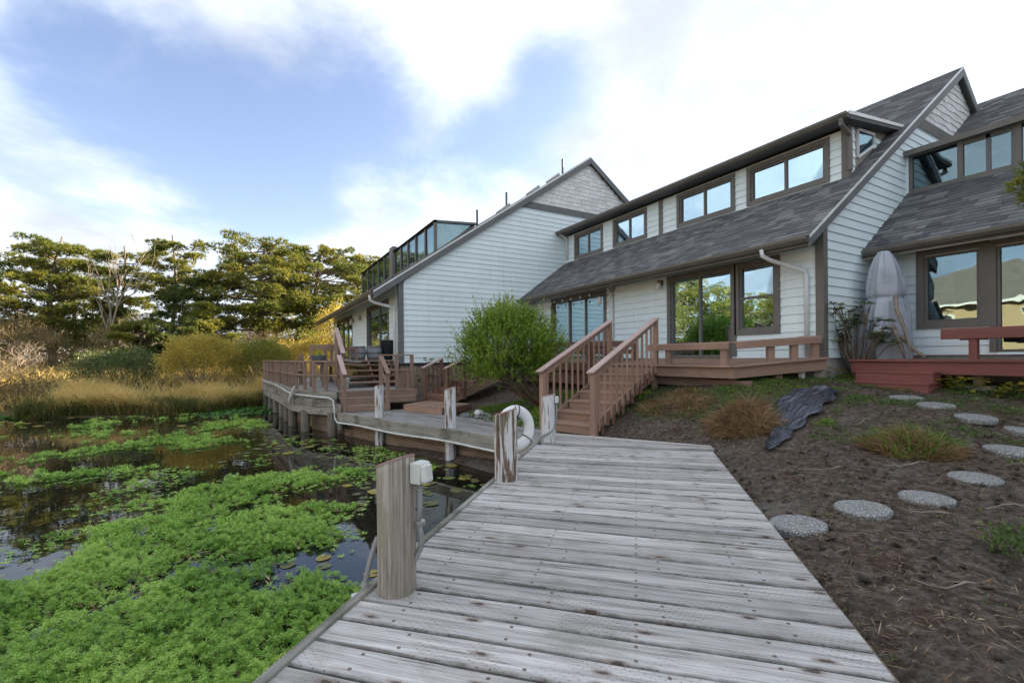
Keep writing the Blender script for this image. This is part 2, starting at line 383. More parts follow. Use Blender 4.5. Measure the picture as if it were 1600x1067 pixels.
class MB:
    def __init__(s): s.v = []; s.f = []
    def add(s, vs, fs):
        b = len(s.v); s.v += [tuple(p) for p in vs]; s.f += [tuple(i + b for i in f) for f in fs]
    def box(s, x0, x1, y0, y1, z0, z1):
        s.add([(x0, y0, z0), (x1, y0, z0), (x1, y1, z0), (x0, y1, z0), (x0, y0, z1), (x1, y0, z1), (x1, y1, z1), (x0, y1, z1)],
              [(0, 3, 2, 1), (4, 5, 6, 7), (0, 1, 5, 4), (1, 2, 6, 5), (2, 3, 7, 6), (3, 0, 4, 7)])
    def prism(s, pts, d):
        """polygon pts (3D list) extruded by vector d"""
        n = len(pts); d = Vector(d); pts = [Vector(p) for p in pts]
        s.add(pts + [p + d for p in pts], [tuple(range(n))[::-1], tuple(range(n, 2 * n))] + [(i, (i + 1) % n, (i + 1) % n + n, i + n) for i in range(n)])
    def tube(s, path, rad, n=8, cap=True):
        path = [Vector(p) for p in path]
        if isinstance(rad, (int, float)): rad = [rad] * len(path)
        b = len(s.v); ref = Vector((.31, .57, .76))
        for i, p in enumerate(path):
            d = (path[min(i + 1, len(path) - 1)] - path[max(i - 1, 0)]).normalized()
            a = d.cross(ref if abs(d.dot(ref)) < .95 else Vector((1, 0, 0))).normalized(); c = d.cross(a)
            for k in range(n):
                q = 2 * math.pi * k / n
                s.v.append(tuple(p + (a * math.cos(q) + c * math.sin(q)) * rad[i]))
        for i in range(len(path) - 1):
            for k in range(n):
                a0 = b + i * n + k; a1 = b + i * n + (k + 1) % n
                s.f.append((a0, a1, a1 + n, a0 + n))
        if cap:
            s.f.append(tuple(b + k for k in range(n))[::-1]); s.f.append(tuple(b + (len(path) - 1) * n + k for k in range(n)))
    def lathe(s, prof, n=20, c=(0, 0, 0)):
        b = len(s.v)
        for r_, z in prof:
            for k in range(n):
                q = 2 * math.pi * k / n; s.v.append((c[0] + r_ * math.cos(q), c[1] + r_ * math.sin(q), c[2] + z))
        for i in range(len(prof) - 1):
            for k in range(n):
                a0 = b + i * n + k; a1 = b + i * n + (k + 1) % n; s.f.append((a0, a1, a1 + n, a0 + n))
        s.f.append(tuple(b + k for k in range(n))[::-1]); s.f.append(tuple(b + (len(prof) - 1) * n + k for k in range(n)))
    def build(s, name, mt, parent=None, smooth=False, mw=None):
        return obj(name, mesh(name, s.v, s.f, mt, smooth), parent, mw)
_bc = {}
def cbox(lx, ly, lz, mt, ch=.006):
    """chamfered box centred on the origin, cached"""
    key = (round(lx, 3), round(ly, 3), round(lz, 3), mt, ch)
    if key in _bc: return _bc[key]
    ch = min(ch, lx * .3, ly * .3, lz * .3)
    X, Y, Z = lx / 2, ly / 2, lz / 2; vs = []; idx = {}
    for sx in (-1, 1):
        for sy in (-1, 1):
            for sz in (-1, 1):
                for a in range(3):
                    p = [sx * (X - ch), sy * (Y - ch), sz * (Z - ch)]; p[a] += (sx, sy, sz)[a] * ch
                    idx[(sx, sy, sz, a)] = len(vs); vs.append(p)
    fs = []
    for a in range(3):
        o1, o2 = [(1, 2), (2, 0), (0, 1)][a]
        for s_ in (-1, 1):
            q = []
            for (s1, s2) in ((-1, -1), (1, -1), (1, 1), (-1, 1)):
                k = [0, 0, 0]; k[a] = s_; k[o1] = s1; k[o2] = s2; q.append(idx[(*k, a)])
            fs.append(q if s_ > 0 else q[::-1])
    for a in range(3):
        o1, o2 = [(1, 2), (2, 0), (0, 1)][a]
        for s1 in (-1, 1):
            for s2 in (-1, 1):
                k0 = [0, 0, 0]; k1 = [0, 0, 0]; k0[a] = -1; k1[a] = 1
                for k in (k0, k1): k[o1] = s1; k[o2] = s2
                q = [idx[(*k0, o1)], idx[(*k1, o1)], idx[(*k1, o2)], idx[(*k0, o2)]]
                fs.append(q if s1 * s2 > 0 else q[::-1])
    for sx in (-1, 1):
        for sy in (-1, 1):
            for sz in (-1, 1):
                q = [idx[(sx, sy, sz, a)] for a in range(3)]; fs.append(q if sx * sy * sz > 0 else q[::-1])
    me = mesh('bar', vs, fs, mt); _bc[key] = me; return me
def frame(p0, p1, up=(0, 0, 1)):
    """matrix with local X along p0->p1, centre in the middle"""
    p0, p1 = Vector(p0), Vector(p1); x = (p1 - p0).normalized(); up = Vector(up)
    if abs(x.dot(up)) > .98: up = Vector((1, 0, 0)) if abs(x.x) < .9 else Vector((0, 1, 0))
    y = up.cross(x).normalized(); z = x.cross(y)
    m_ = Matrix((x, y, z)).transposed().to_4x4(); m_.translation = (p0 + p1) / 2; return m_
def bar(name, p0, p1, wid, hgt, mt, parent=None, up=(0, 0, 1), ch=.006):
    """bar from p0 to p1, wid across, hgt along up; its own object, grain along it"""
    L = (Vector(p1) - Vector(p0)).length
    return obj(name, cbox(L, wid, hgt, mt, ch), parent, frame(p0, p1, up))
def vpost(name, x, y, z0, z1, s1, s2, mt, parent, ang=0):
    mw = Matrix.Translation((x, y, (z0 + z1) / 2)) @ Matrix.Rotation(ang, 4, 'Z') @ Matrix.Rotation(-math.pi / 2, 4, 'Y')
    return obj(name, cbox(z1 - z0, s2, s1, mt), parent, mw)

# ------------------------------------------------------------------ terrain
WATER = -.64
CP = [(-3, 6, -1.2), (-8, 12, -1.25), (-2, 12, -1.2), (-.3, 17, -1.15), (-12, 6, -1.2), (-6, 0, -1.2), (-2.2, 3, -1.2), (-10, 17, -1.1), (1.6, 9, -1.1), (-14, 12, -1.1), (-3, 17.5, -1.0), (.3, 13.5, -1.1), (-.6, 1.2, -1.2), (-2.4, -1.2, -1.2), (2.4, 6.6, -1.2), (-6, -6, -1.2),
      (-7.2, 22.6, -.62), (-4, 21.2, -.62), (-2, 21.3, -.62), (.1, 22.6, -.62), (-12, 22.6, -.62), (-16, 20, -.6), (-19, 10, -.6), (-18, 0, -.6), (1.8, 21, -.7), (2, 16, -.7), (-14, -10, -.6),
      (-7, 26, .1), (0, 26.5, .2), (-12, 27, .2), (5, 31, .7), (-5, 35, .6), (-20, 33, .6), (10, 40, .8), (0, 50, .8), (-25, 12, .5), (-25, -5, .5), (4, 22, .3), (4.5, 17, .2), (-28, 28, .7),
      (2.45, .75, -.06), (3.9, 2.26, -.05), (5.2, 3.6, -.05), (6.1, 4.45, -.02), (1.2, -.4, -.07), (0, -2.5, -.1), (.9, 1.1, -.75), (2.2, 2.4, -.75), (3.8, 4.1, -.7),
      (4.9, 6.7, -.1), (4.7, 8, -.08), (4.4, 9.8, -.08), (4.2, 11.6, -.06), (3.6, 8, -.55), (3.0, 10.5, -.55), (2.7, 12.4, -.5), (3.2, 14.2, -.1),
      (3.863, 2.08, -.03), (4.533, 1.901, .02), (5.323, 1.734, .06), (6.179, 1.639, .14), (7.161, 1.619, .29), (7.936, 1.729, .44), (7.961, 2.095, .56), (8.235, 2.572, .65), (8.552, 3.018, .71), (9.3, 3.5, .77), (9.4, 4.4, .9),
      (7.55, 5.2, .76), (7.5, 6.8, .62), (6.6, 6.2, .3), (7.0, 4.3, .42), (6.9, 3.3, .3), (6.0, 3.0, .12), (8.2, 4.0, .7), (9.4, 7, .95), (9.4, 12, 1.0), (7.5, 9.5, .45), (6.2, 9.2, .2), (5.6, 8.0, .1), (6.2, 11.5, .1), (7, 13.8, .5), (5, 13.5, .25), (4.5, 14.6, .4),
      (11, 3, .85), (10, 1.2, .7), (8, 0, .35), (5.5, .3, .06), (4, -.5, -.02), (8, -4, .3), (12, -6, .8), (4, -8, 0), (14, 10, 1), (20, 5, 1), (20, 25, 1), (8, 28, .8), (30, -15, 1), (30, 40, 1), (0, -25, .2), (20, -25, .8), (-20, -25, .3), (-40, 20, .8), (-30, 45, .9), (20, 55, 1)]
CP = np.array(CP, dtype=float)
def _tps(r2): return np.where(r2 > 0, .5 * r2 * np.log(np.maximum(r2, 1e-12)), 0)
_d2 = ((CP[:, None, :2] - CP[None, :, :2]) ** 2).sum(-1)
_n = len(CP); _A = np.zeros((_n + 3, _n + 3)); _A[:_n, :_n] = _tps(_d2) + np.eye(_n) * .02
_A[:_n, _n] = 1; _A[:_n, _n + 1:] = CP[:, :2]; _A[_n, :_n] = 1; _A[_n + 1:, :_n] = CP[:, :2].T
_w = np.linalg.solve(_A, np.concatenate([CP[:, 2], np.zeros(3)]))
def gz(x, y, micro=True):
    x = np.atleast_1d(np.asarray(x, float)); y = np.atleast_1d(np.asarray(y, float))
    out = np.empty(len(x))
    for i in range(0, len(x), 8000):
        xx, yy = x[i:i + 8000], y[i:i + 8000]
        r2 = (xx[:, None] - CP[None, :, 0]) ** 2 + (yy[:, None] - CP[None, :, 1]) ** 2
        z = _tps(r2) @ _w[:_n] + _w[_n] + _w[_n + 1] * xx + _w[_n + 2] * yy
        rr_ = np.hypot(xx - 2, yy - 12); k = np.clip((rr_ - 32) / 20, 0, 1); k = k * k * (3 - 2 * k)
        out[i:i + 8000] = np.clip(z, -1.5, 1.6) * (1 - k) + .7 * k
    # under both walks the earth stays well below the boards
    s = (x - y) / math.sqrt(2); q = (x + y) / math.sqrt(2)
    under = (s > -1.6) & (s < 1.0) & (q < 7.6) & (q > -4)
    out = np.where(under, np.minimum(out, -.22), out)
    if micro:
        for i in np.nonzero((x > 1.5) & (x < 11) & (y > -2) & (y < 14) & (out > -.2))[0]:
            out[i] += .035 * mnoise.noise((x[i] * 1.6, y[i] * 1.6, 3.1)) + .018 * mnoise.noise((x[i] * 5, y[i] * 5, 1)) + .010 * mnoise.noise((x[i] * 12, y[i] * 12, 7))
    return out
def g1(x, y): return float(gz([x], [y])[0])
def graded(segs):
    a = []
    for lo, hi, st in segs: a += list(np.arange(lo, hi, st))
    return np.array(a + [segs[-1][1]])
xs = graded([(-900, -60, 90), (-60, -24, 4), (-24, -8, .8), (-8, 2, .4), (2, 10, .10), (10, 13, .25), (13, 40, 2), (40, 900, 100)])
ys = graded([(-900, -40, 95), (-40, -4, 3), (-4, 0, .4), (0, 8, .10), (8, 16, .25), (16, 30, .5), (30, 60, 2), (60, 1000, 95)])
GX, GY = np.meshgrid(xs, ys); fx, fy = GX.ravel(), GY.ravel()
fz = gz(fx, fy)
nx, ny = len(xs), len(ys)
I = np.arange(nx * ny).reshape(ny, nx)
F = np.stack([I[:-1, :-1], I[:-1, 1:], I[1:, 1:], I[1:, :-1]], -1).reshape(-1, 4)
struct(obj('ground', npmesh('ground', np.stack([fx, fy, fz], 1), F, 'soil', True)))
mb = MB(); mb.add([(-60, -45, WATER), (4.2, -45, WATER), (4.2, 26, WATER), (-60, 26, WATER)], [(0, 1, 2, 3)])
struct(mb.build('pond_water', 'water'))

# ------------------------------------------------------------------ houses
def subtract(iv, cuts):
    out = [iv]
    for a, b_ in cuts:
        nw = []
        for l, r_ in out:
            if b_ <= l or a >= r_: nw.append((l, r_)); continue
            if a > l: nw.append((l, a))
            if b_ < r_: nw.append((b_, r_))
        out = nw
    return [o for o in out if o[1] - o[0] > .01]
def span(poly, z):
    """u interval of a polygon (u,z) at height z"""
    us = []
    n = len(poly)
    for i in range(n):
        (u0, z0), (u1, z1) = poly[i], poly[(i + 1) % n]
        if min(z0, z1) - 1e-9 <= z <= max(z0, z1) + 1e-9:
            if abs(z1 - z0) < 1e-9: us += [u0, u1]
            else: us.append(u0 + (u1 - u0) * (z - z0) / (z1 - z0))
    return (min(us), max(us)) if us else None
class Wall:
    """plane through origin o with horizontal direction u and outward normal n"""
    def __init__(s, o, u, n): s.o = Vector((*o, 0)); s.u = Vector((*u, 0)); s.n = Vector((*n, 0))
    def P(s, u, z, out=0.0): return s.o + s.u * u + s.n * out + Vector((0, 0, z))
    def slab(s, mb, u0, u1, z0, z1, d0, d1):
        mb.prism([s.P(u0, z0, d0), s.P(u1, z0, d0), s.P(u1, z1, d0), s.P(u0, z1, d0)], s.n * (d1 - d0))
def backing(W, parent, poly, holes, mt='interior', name='wall', thick=.12):
    zs = sorted(set([p[1] for p in poly] + [h[2] for h in holes] + [h[3] for h in holes]))
    zs = [z for z in zs if min(p[1] for p in poly) <= z <= max(p[1] for p in poly)]
    mb = MB()
    for z0, z1 in zip(zs[:-1], zs[1:]):
        if z1 - z0 < 1e-4: continue
        e = 1e-5; a = span(poly, z0 + e); c_ = span(poly, z1 - e)
        cuts = [(h[0], h[1]) for h in holes if h[2] < (z0 + z1) / 2 < h[3]]
        mid = ((a[0] + c_[0]) / 2, (a[1] + c_[1]) / 2)
        for l, r_ in subtract(mid, cuts):
            l0, l1 = (a[0], c_[0]) if abs(l - mid[0]) < 1e-6 else (l, l)
            r0, r1 = (a[1], c_[1]) if abs(r_ - mid[1]) < 1e-6 else (r_, r_)
            mb.prism([W.P(l0, z0, -thick), W.P(r0, z0, -thick), W.P(r1, z1, -thick), W.P(l1, z1, -thick)], W.n * (thick - .002))
    return mb.build(name, mt, parent)
def siding(W, parent, poly, holes, z0, expo=.1735, mt='siding', top=None):
    """one object for each board"""
    zmax = top or max(p[1] for p in poly); z = z0
    while z < zmax - .02:
        z1 = min(z + expo, zmax)
        a = span(poly, z + 1e-4); c_ = span(poly, z1 - 1e-4)
        if a is None or c_ is None: z = z1; continue
        ov = [h for h in holes if h[2] < z1 - .004 and h[3] > z + .004]
        mid = ((a[0] + c_[0]) / 2, (a[1] + c_[1]) / 2); pieces = []
        for l, r_ in subtract(mid, [(h[0], h[1]) for h in ov]):
            l0, l1 = (a[0], c_[0]) if abs(l - mid[0]) < 1e-6 else (l, l)
            r0, r1 = (a[1], c_[1]) if abs(r_ - mid[1]) < 1e-6 else (r_, r_)
            if r0 - l0 < .03 and r1 - l1 < .03: continue
            pieces.append((l0, r0, l1, r1, z - .006, z1 + .012))
        for h in ov:
            if h[2] > z + .03: pieces.append((h[0], h[1], h[0], h[1], z - .006, h[2] - .004))
            if h[3] < z1 - .03: pieces.append((h[0], h[1], h[0], h[1], h[3] + .004, z1 + .012))
        for l0, r0, l1, r1, zb, zt in pieces:
            w1 = random.uniform(-.0015, .0015)
            vs = [W.P(l0, zb, 0), W.P(r0, zb, 0), W.P(r1, zt, 0), W.P(l1, zt, 0),
                  W.P(l0, zb, .029 + w1), W.P(r0, zb, .029 - w1), W.P(r1, zt, .006), W.P(l1, zt, .006)]
            obj('siding_board', mesh('siding_board', vs, [(0, 1, 2, 3), (7, 6, 5, 4), (4, 5, 1, 0), (5, 6, 2, 1), (6, 7, 3, 2), (7, 4, 0, 3)], mt), parent)
        z = z1
def shingles_wall(W, parent, poly, z0, zmax, expo=.165, wd=.25, mt='siding_shingle'):
    z = z0; row = 0
    while z < zmax - .03:
        z1 = min(z + expo, zmax)
        a = span(poly, z + 1e-4); c_ = span(poly, z1 - 1e-4)
        if a is None or c_ is None: break
        u = a[0] - (row % 2) * wd * .5
        wav = lambda q: .022 * math.sin(q * 7.5 + row * 2.1) + .008 * math.sin(q * 17 + row)
        while u < a[1]:
            w_ = wd * random.uniform(.75, 1.25); l, r_ = max(u, a[0]), min(u + w_ - .006, a[1])
            lt, rt = max(l, c_[0]), min(r_, c_[1])
            if r_ - l > .02 and rt - lt > -.05:
                rt = max(rt, lt + .002); k = random.uniform(-.003, .003)
                zl, zr = z + wav(l) - .02, z + wav(r_) - .02
                vs = [W.P(l, zl, 0), W.P(r_, zr, 0), W.P(rt, z1, 0), W.P(lt, z1, 0), W.P(l, zl, .022 + k), W.P(r_, zr, .022 + k), W.P(rt, z1, .006), W.P(lt, z1, .006)]
                obj('shingle', mesh('shingle', vs, [(0, 1, 2, 3), (7, 6, 5, 4), (4, 5, 1, 0), (5, 6, 2, 1), (6, 7, 3, 2), (7, 4, 0, 3)], mt), parent)
            u += w_
        z = z1; row += 1
def window(W, parent, u0, u1, z0, z1, split=(), casing=.11, trim='trim', sash='trim', hsplit=None, name='window', deep=.06, curtain=None, sill=True, cw=.5):
    """casing board ring, sash bars, panes; split: fractions of vertical bars"""
    cas = MB(); c_ = casing; o0, o1 = -.02, .045
    W.slab(cas, u0 - c_, u0, z0 - (c_ if sill else 0), z1 + c_, o0, o1); W.slab(cas, u1, u1 + c_, z0 - (c_ if sill else 0), z1 + c_, o0, o1)
    W.slab(cas, u0, u1, z1, z1 + c_, o0, o1 + .004)
    if sill: W.slab(cas, u0, u1, z0 - c_, z0, o0, o1 + .004)
    part = cas.build(name, trim, parent)
    fr = MB(); fw = .045; d0, d1 = -deep, .012
    W.slab(fr, u0, u0 + fw, z0, z1, d0, d1); W.slab(fr, u1 - fw, u1, z0, z1, d0, d1)
    W.slab(fr, u0 + fw, u1 - fw, z1 - fw, z1, d0, d1 - .003); W.slab(fr, u0 + fw, u1 - fw, z0, z0 + fw, d0, d1 - .003)
    edges = [u0 + fw] + [u0 + (u1 - u0) * s_ for s_ in split] + [u1 - fw]
    for e in edges[1:-1]: W.slab(fr, e - .03, e + .03, z0 + fw, z1 - fw, d0, d1 - .006)
    fr.build('sash', sash, part)
    for i in range(len(edges) - 1):
        a, b_ = edges[i] + (.03 if i else 0), edges[i + 1] - (.03 if i < len(edges) - 2 else 0)
        zz = [z0 + fw, z1 - fw] if hsplit is None else [z0 + fw, z0 + (z1 - z0) * hsplit, z1 - fw]
        for j in range(len(zz) - 1):
            q = MB(); dd = -.030 - .014 * (i % 2) - .014 * j
            W.slab(q, a, b_, zz[j], zz[j + 1], dd - .006, dd); q.build('pane', 'glass', part)
        if hsplit is not None:
            q = MB(); W.slab(q, a, b_, zz[1] - .025, zz[1] + .025, -.05, .006); q.build('meeting_rail', sash, part)
    if curtain:
        vs = []; n = int((u1 - u0) / .035); fs = []
        for i in range(n + 1):
            u = u0 + (u1 - u0) * i / n; o = -.16 - .028 * math.sin(i * 1.15) - .012 * math.sin(i * .41)
            vs += [W.P(u, z0 + .02, o), W.P(u, z1 - .02, o)]
        gaps = curtain[1]
        for i in range(n):
            f_ = (i + .5) / n
            if not any(a <= f_ <= b_ for a, b_ in gaps): fs.append((2 * i, 2 * i + 2, 2 * i + 3, 2 * i + 1))
        obj('curtain', mesh('curtain', vs, fs, curtain[0], True), part)
    return part
def roof_tabs(parent, p0, along, length, upv, slope, expo=.14, wd=.31, clip=None):
    """asphalt tabs as real thickness, one joined piece"""
    p0, along, upv = Vector(p0), Vector(along).normalized(), Vector(upv).normalized()
    nrm = along.cross(upv).normalized()
    if nrm.z < 0: nrm = -nrm
    V = []; Fc = []; s_ = 0.0; row = 0
    while s_ < slope:
        e = min(expo, slope - s_); u = -random.random() * wd
        while u < length:
            w_ = wd * random.choice([.5, .75, 1, 1, 1.2]); l, r_ = max(u, 0), min(u + w_ - .004, length)
            if r_ - l > .02:
                hgt = random.uniform(.009, .017); lip = random.uniform(-.006, .004)
                a = p0 + along * l + upv * (s_ + lip); b_ = p0 + along * r_ + upv * (s_ + lip); c_ = p0 + along * r_ + upv * (s_ + e + .03); d_ = p0 + along * l + upv * (s_ + e + .03)
                k = len(V); V += [a, b_, a + nrm * hgt, b_ + nrm * hgt, c_ + nrm * .003, d_ + nrm * .003]
                Fc += [(k, k + 1, k + 3, k + 2), (k + 2, k + 3, k + 4, k + 5), (k, k + 2, k + 5), (k + 1, k + 4, k + 3)]
            u += w_
        s_ += expo; row += 1
    return stuff(obj('roof_shingles', mesh('roof_shingles', V, Fc, 'roof_shingle'), parent))
def gutter(parent, x, y0, y1, z, name='gutter', mt='gutter'):
    mb = MB(); mb.prism([(x + .05, y0, z - .12), (x - .05, y0, z - .11), (x - .095, y0, z - .05), (x - .10, y0, z), (x - .085, y0, z), (x - .06, y0, z - .09), (x + .05, y0, z - .09)], (0, y1 - y0, 0))
    return mb.build(name, mt, parent)
def pipe(parent, pts, r=.035, mt='white_metal', name='downspout', n=8):
    mb = MB(); mb.tube(pts, r, n); return mb.build(name, mt, parent, True)

# ---- main house: two units, gable end towards the soil yard
YG, YF, FX = 4.57, 14.70, 9.40
SL = .715; EX, EZ = 8.70, 3.52; RX = 16.1; RZ = EZ + SL * (RX - EX); BX = 20.5
zr = lambda X: EZ + SL * (X - EX)
H = thing('house', 'pale sided house behind the brown deck, long slate roof with four upper windows', 'house', (9.4, 9.6, 1.0))
RT = .16   # roof thickness below top surface
Wf = Wall((FX, YG), (0, 1), (-1, 0))            # u = Y - YG
topz = zr(FX) - RT - .02
hol = [(YY[0] - YG, YY[1] - YG, z0, z1) for YY, z0, z1 in (((10.71, 13.43), 1.35, 3.32), ((6.43, 8.15), 1.35, 3.32), ((5.46, 6.25), 1.93, 3.32))]
L = YF - YG
fp = [(0, 1.32), (L, 1.32), (L, topz), (0, topz)]
wl = backing(Wf, H, fp, hol)
siding(Wf, wl, fp, hol, 1.32)
mb = MB(); Wf.slab(mb, 0.0, L, .3, 1.315, -.15, -.03); mb.build('foundation', 'foundation', H)
window(Wf, H, *hol[0], split=(.34, .66), curtain=('curtain', []), name='patio_door', trim='trim', sash='trim', sill=False)
pd = window(Wf, H, *hol[1], split=(.5,), curtain=('curtain', [(0, .90)]), name='patio_door', sash='trim', sill=False)
window(Wf, H, *hol[2], hsplit=.5, name='window')
# corner board and gable wall
Wg = Wall((FX, YG), (1, 0), (0, -1))            # u = X - FX
und = RT + .02
gp = [(0, 1.32), (BX - FX, 1.32), (BX - FX, zr(RX) - und - SL * (BX - RX)), (RX - FX, zr(RX) - und), (0, zr(FX) - und)]
wg = backing(Wg, H, gp, [])
zb = 6.72
siding(Wg, wg, [(.11, 1.32), (BX - FX, 1.32), (BX - FX, gp[2][1]), (RX - FX, gp[3][1]), (.11, gp[4][1])], [], 1.32, top=zb)
gpan = MB(); a = span(gp, zb); a2 = span(gp, zb + .26)
gpan.prism([Wg.P(a[0], zb, 0), Wg.P(a[1], zb, 0), Wg.P(a2[1], zb + .26, 0), Wg.P(a2[0], zb + .26, 0)], Wg.n * .035); gpan.build('gable_band', 'trim', H)
gt = MB(); b0 = span(gp, zb + .26); gt.prism([Wg.P(b0[0], zb + .26, -.05), Wg.P(b0[1], zb + .26, -.05), Wg.P(RX - FX, gp[3][1], -.05)], Wg.n * .04)
gt_ = gt.build('gable_panel', 'siding_shingle', H); shingles_wall(Wg, gt_, gp, zb + .26, gp[3][1] - .05)
mb = MB(); mb.box(FX - .045, FX + .11, YG - .045, YG + .10, 1.31, zr(FX) - und); mb.build('corner_board', 'trim', H)
mb = MB(); Wg.slab(mb, -.03, 9, .3, 1.31, -.15, -.015); mb.build('foundation', 'foundation', H)
# closing walls so the rooms are dark
mb = MB(); mb.box(BX - .1, BX, YG, YF, .3, zr(RX) - SL * (BX - RX) - .3); mb.box(FX, BX, YF - .1, YF - .02, .3, 3.4); mb.box(FX + .1, BX - .1, YG + .1, YF - .1, 1.10, 1.22); mb.build('inner_walls', 'interior', H)
mb = MB(); mb.box(FX + 3.9, FX + 4.0, YG + .1, YF - .1, 1.22, 4.4); mb.box(FX + .75, BX - .1, YG + .1, YF - .1, 4.05, 4.15); mb.box(FX + .12, FX + 3.9, 9.3, 9.4, 1.22, 4.05); mb.build('partition', 'interior', H)
# roof slopes
def slope_slab(parent, X0, X1, Y0, Y1, zf, th=RT, mt='roof_shingle', name='roof'):
    mb = MB(); mb.prism([(X0, Y0, zf(X0)), (X1, Y0, zf(X1)), (X1, Y0, zf(X1) - th), (X0, Y0, zf(X0) - th)], (0, Y1 - Y0, 0)); return mb.build(name, mt, parent)
YR = YG - .13; DX, DY0 = 10.9, 4.80; DTX = 13.2
rf = slope_slab(H, EX, DX + .05, YR, YF - .01, zr)
upv = (1, 0, SL)
sq = math.hypot(1, SL)
roof_tabs(rf, (EX - .02, YR - .02, zr(EX - .02) + .004), (0, 1, 0), YF - YR, upv, (DX - EX + .02) * sq)
rf2 = slope_slab(H, DX + .05, RX, YR, DY0, zr); roof_tabs(rf2, (DX, YR - .02, zr(DX) + .004), (0, 1, 0), DY0 - YR + .02, upv, (DTX - DX) * sq)
rf3 = slope_slab(H, DTX - .4, RX, DY0, YF + 4, zr); roof_tabs(rf3, (DTX, YR - .02, zr(DTX) + .004), (0, 1, 0), YF - YR, upv, (RX - DTX) * sq)
slope_slab(H, RX, BX + .4, YR, YF + 4, lambda X: RZ - SL * (X - RX))
# rake boards
mb = MB(); mb.prism([(EX - .02, YR - .025, zr(EX - .02) - .005), (RX, YR - .025, RZ - .005), (RX, YR - .025, RZ - .24), (EX - .02, YR - .025, zr(EX - .02) - .19)], (0, .035, 0)); mb.build('rake_board', 'trim_slate', H)
mb = MB(); mb.prism([(RX, YR - .025, RZ - .005), (RX + 3, YR - .025, RZ - SL * 3), (RX + 3, YR - .025, RZ - SL * 3 - .24), (RX, YR - .025, RZ - .24)], (0, .035, 0)); mb.build('rake_board', 'trim_slate', H)
mb = MB(); mb.prism([(EX - .03, YR - .035, zr(EX - .03) + .02), (RX, YR - .035, RZ + .025), (RX, YR - .035, RZ - .03), (EX - .03, YR - .035, zr(EX - .03) - .03)], (0, .012, 0)); mb.build('drip_edge', 'white_metal', H)
gutter(H, EX - .02, YR, YF - .02, zr(EX) - .01)
mb = MB(); mb.prism([(EX + .03, YR + .02, EZ - .15), (FX, YR + .02, zr(FX) - RT - .02), (FX, YR + .02, zr(FX) - RT - .04), (EX + .03, YR + .02, EZ - .17)], (0, YF - YR - .03, 0)); mb.build('soffit', 'soffit', H)
mb = MB(); mb.box(FX - .05, FX - .028, YG + .1, YF, 3.47, 3.66); mb.build('frieze', 'trim', H)
# dormer
dz0, dzt = zr(DX), 6.13
Wd = Wall((DX, DY0), (0, 1), (-1, 0)); DLn = YF - DY0
wins = [(5.22, 6.92), (7.44, 9.10), (10.47, 11.83), (12.55, 14.0)]
dh = [(a - DY0, b_ - DY0, 5.21, 5.98) for a, b_ in wins]
dp = [(0, dz0 - .06), (DLn, dz0 - .06), (DLn, dzt), (0, dzt)]
wd_ = backing(Wd, H, dp, dh); siding(Wd, wd_, dp, dh, dz0 - .02)
for k, h_ in enumerate(dh):
    window(Wd, H, *h_, split=(.5,), casing=.10, trim='trim', sash='trim', curtain=None)
mb = MB(); Wd.slab(mb, DLn * .5 - .02, DLn * .5 + .12, dz0 - .05, dzt, .0, .05); mb.build('dormer_post', 'trim', H)
mb = MB(); mb.prism([(DX - .42, DY0 - .22, 6.28), (DTX, DY0 - .22, 6.62), (DTX, DY0 - .22, 6.5), (DX - .42, DY0 - .22, 6.14)], (0, DLn + .22, 0)); dr = mb.build('dormer_roof', 'roof_shingle', H)
gutter(H, DX - .42, DY0 - .22, YF - .02, 6.27)
mb = MB(); mb.prism([(DX - .43, DY0 - .235, 6.295), (DTX, DY0 - .235, 6.635), (DTX, DY0 - .235, 6.57), (DX - .43, DY0 - .235, 6.22)], (0, .012, 0)); mb.build('drip_edge', 'white_metal', H)
Ws = Wall((DX, DY0), (1, 0), (0, -1))
sp_ = [(0, dz0 - .05), (.02, dz0 - .05), (DTX - DX, 6.45), (DTX - DX, 6.5), (0, 6.2)]
sh = [(.50, 1.22, 5.62, 6.2)]
ws = backing(Ws, H, [(0, dz0 - .05), (DTX - DX, 6.5), (0, 6.2)], [])
siding(Ws, ws, [(.0, dz0 - .05), (DTX - DX, 6.6), (0, 6.22)], [(.30, 1.15, 5.2, 6.3)], dz0 - .05, top=6.2)
# side window: a raked pane in a white frame
mb = MB(); q = [(.42, 5.60), (1.15, 6.02), (1.15, 6.25), (.42, 6.20)]
mb.prism([Ws.P(*p, .012) for p in q], Ws.n * .008); sw = mb.build('window', 'glass', H)
mb = MB()
for (a, b_) in zip(q, q[1:] + q[:1]): mb.tube([Ws.P(*a, .02), Ws.P(*b_, .02)], .035, 4)
mb.build('sash', 'white_metal', sw)
mb = MB(); mb.box(DX - .04, DX + .10, DY0 - .045, DY0 + .09, dz0 - .05, 6.2); mb.build('corner_board', 'trim', H)
mb = MB(); mb.tube([(DX - .47, DY0 - .1, 6.17), (DX - .47, DY0 - .1, 6.06), (DX - .10, DY0 - .10, 5.90), (DX - .09, DY0 - .10, 5.2)], .045, 6); mb.build('downspout', 'trim', H)
pipe(H, [(DX - .45, YF - .2, 6.2), (DX - .25, YF - .2, 6.1), (DX - .10, YF - .2, 6.0), (DX - .08, YF - .2, 5.2)], .045)
pipe(H, [(EX - .07, 5.28, EZ - .1), (EX - .07, 5.26, EZ - .22), (EX + .1, 5.2, EZ - .30), (FX - .10, 4.84, 3.0), (FX - .075, 4.82, 2.9), (FX - .075, 4.82, 1.34)], .042)
pipe(H, [(FX - .07, 10.30, 3.3), (FX - .07, 10.30, 1.3)], .045)
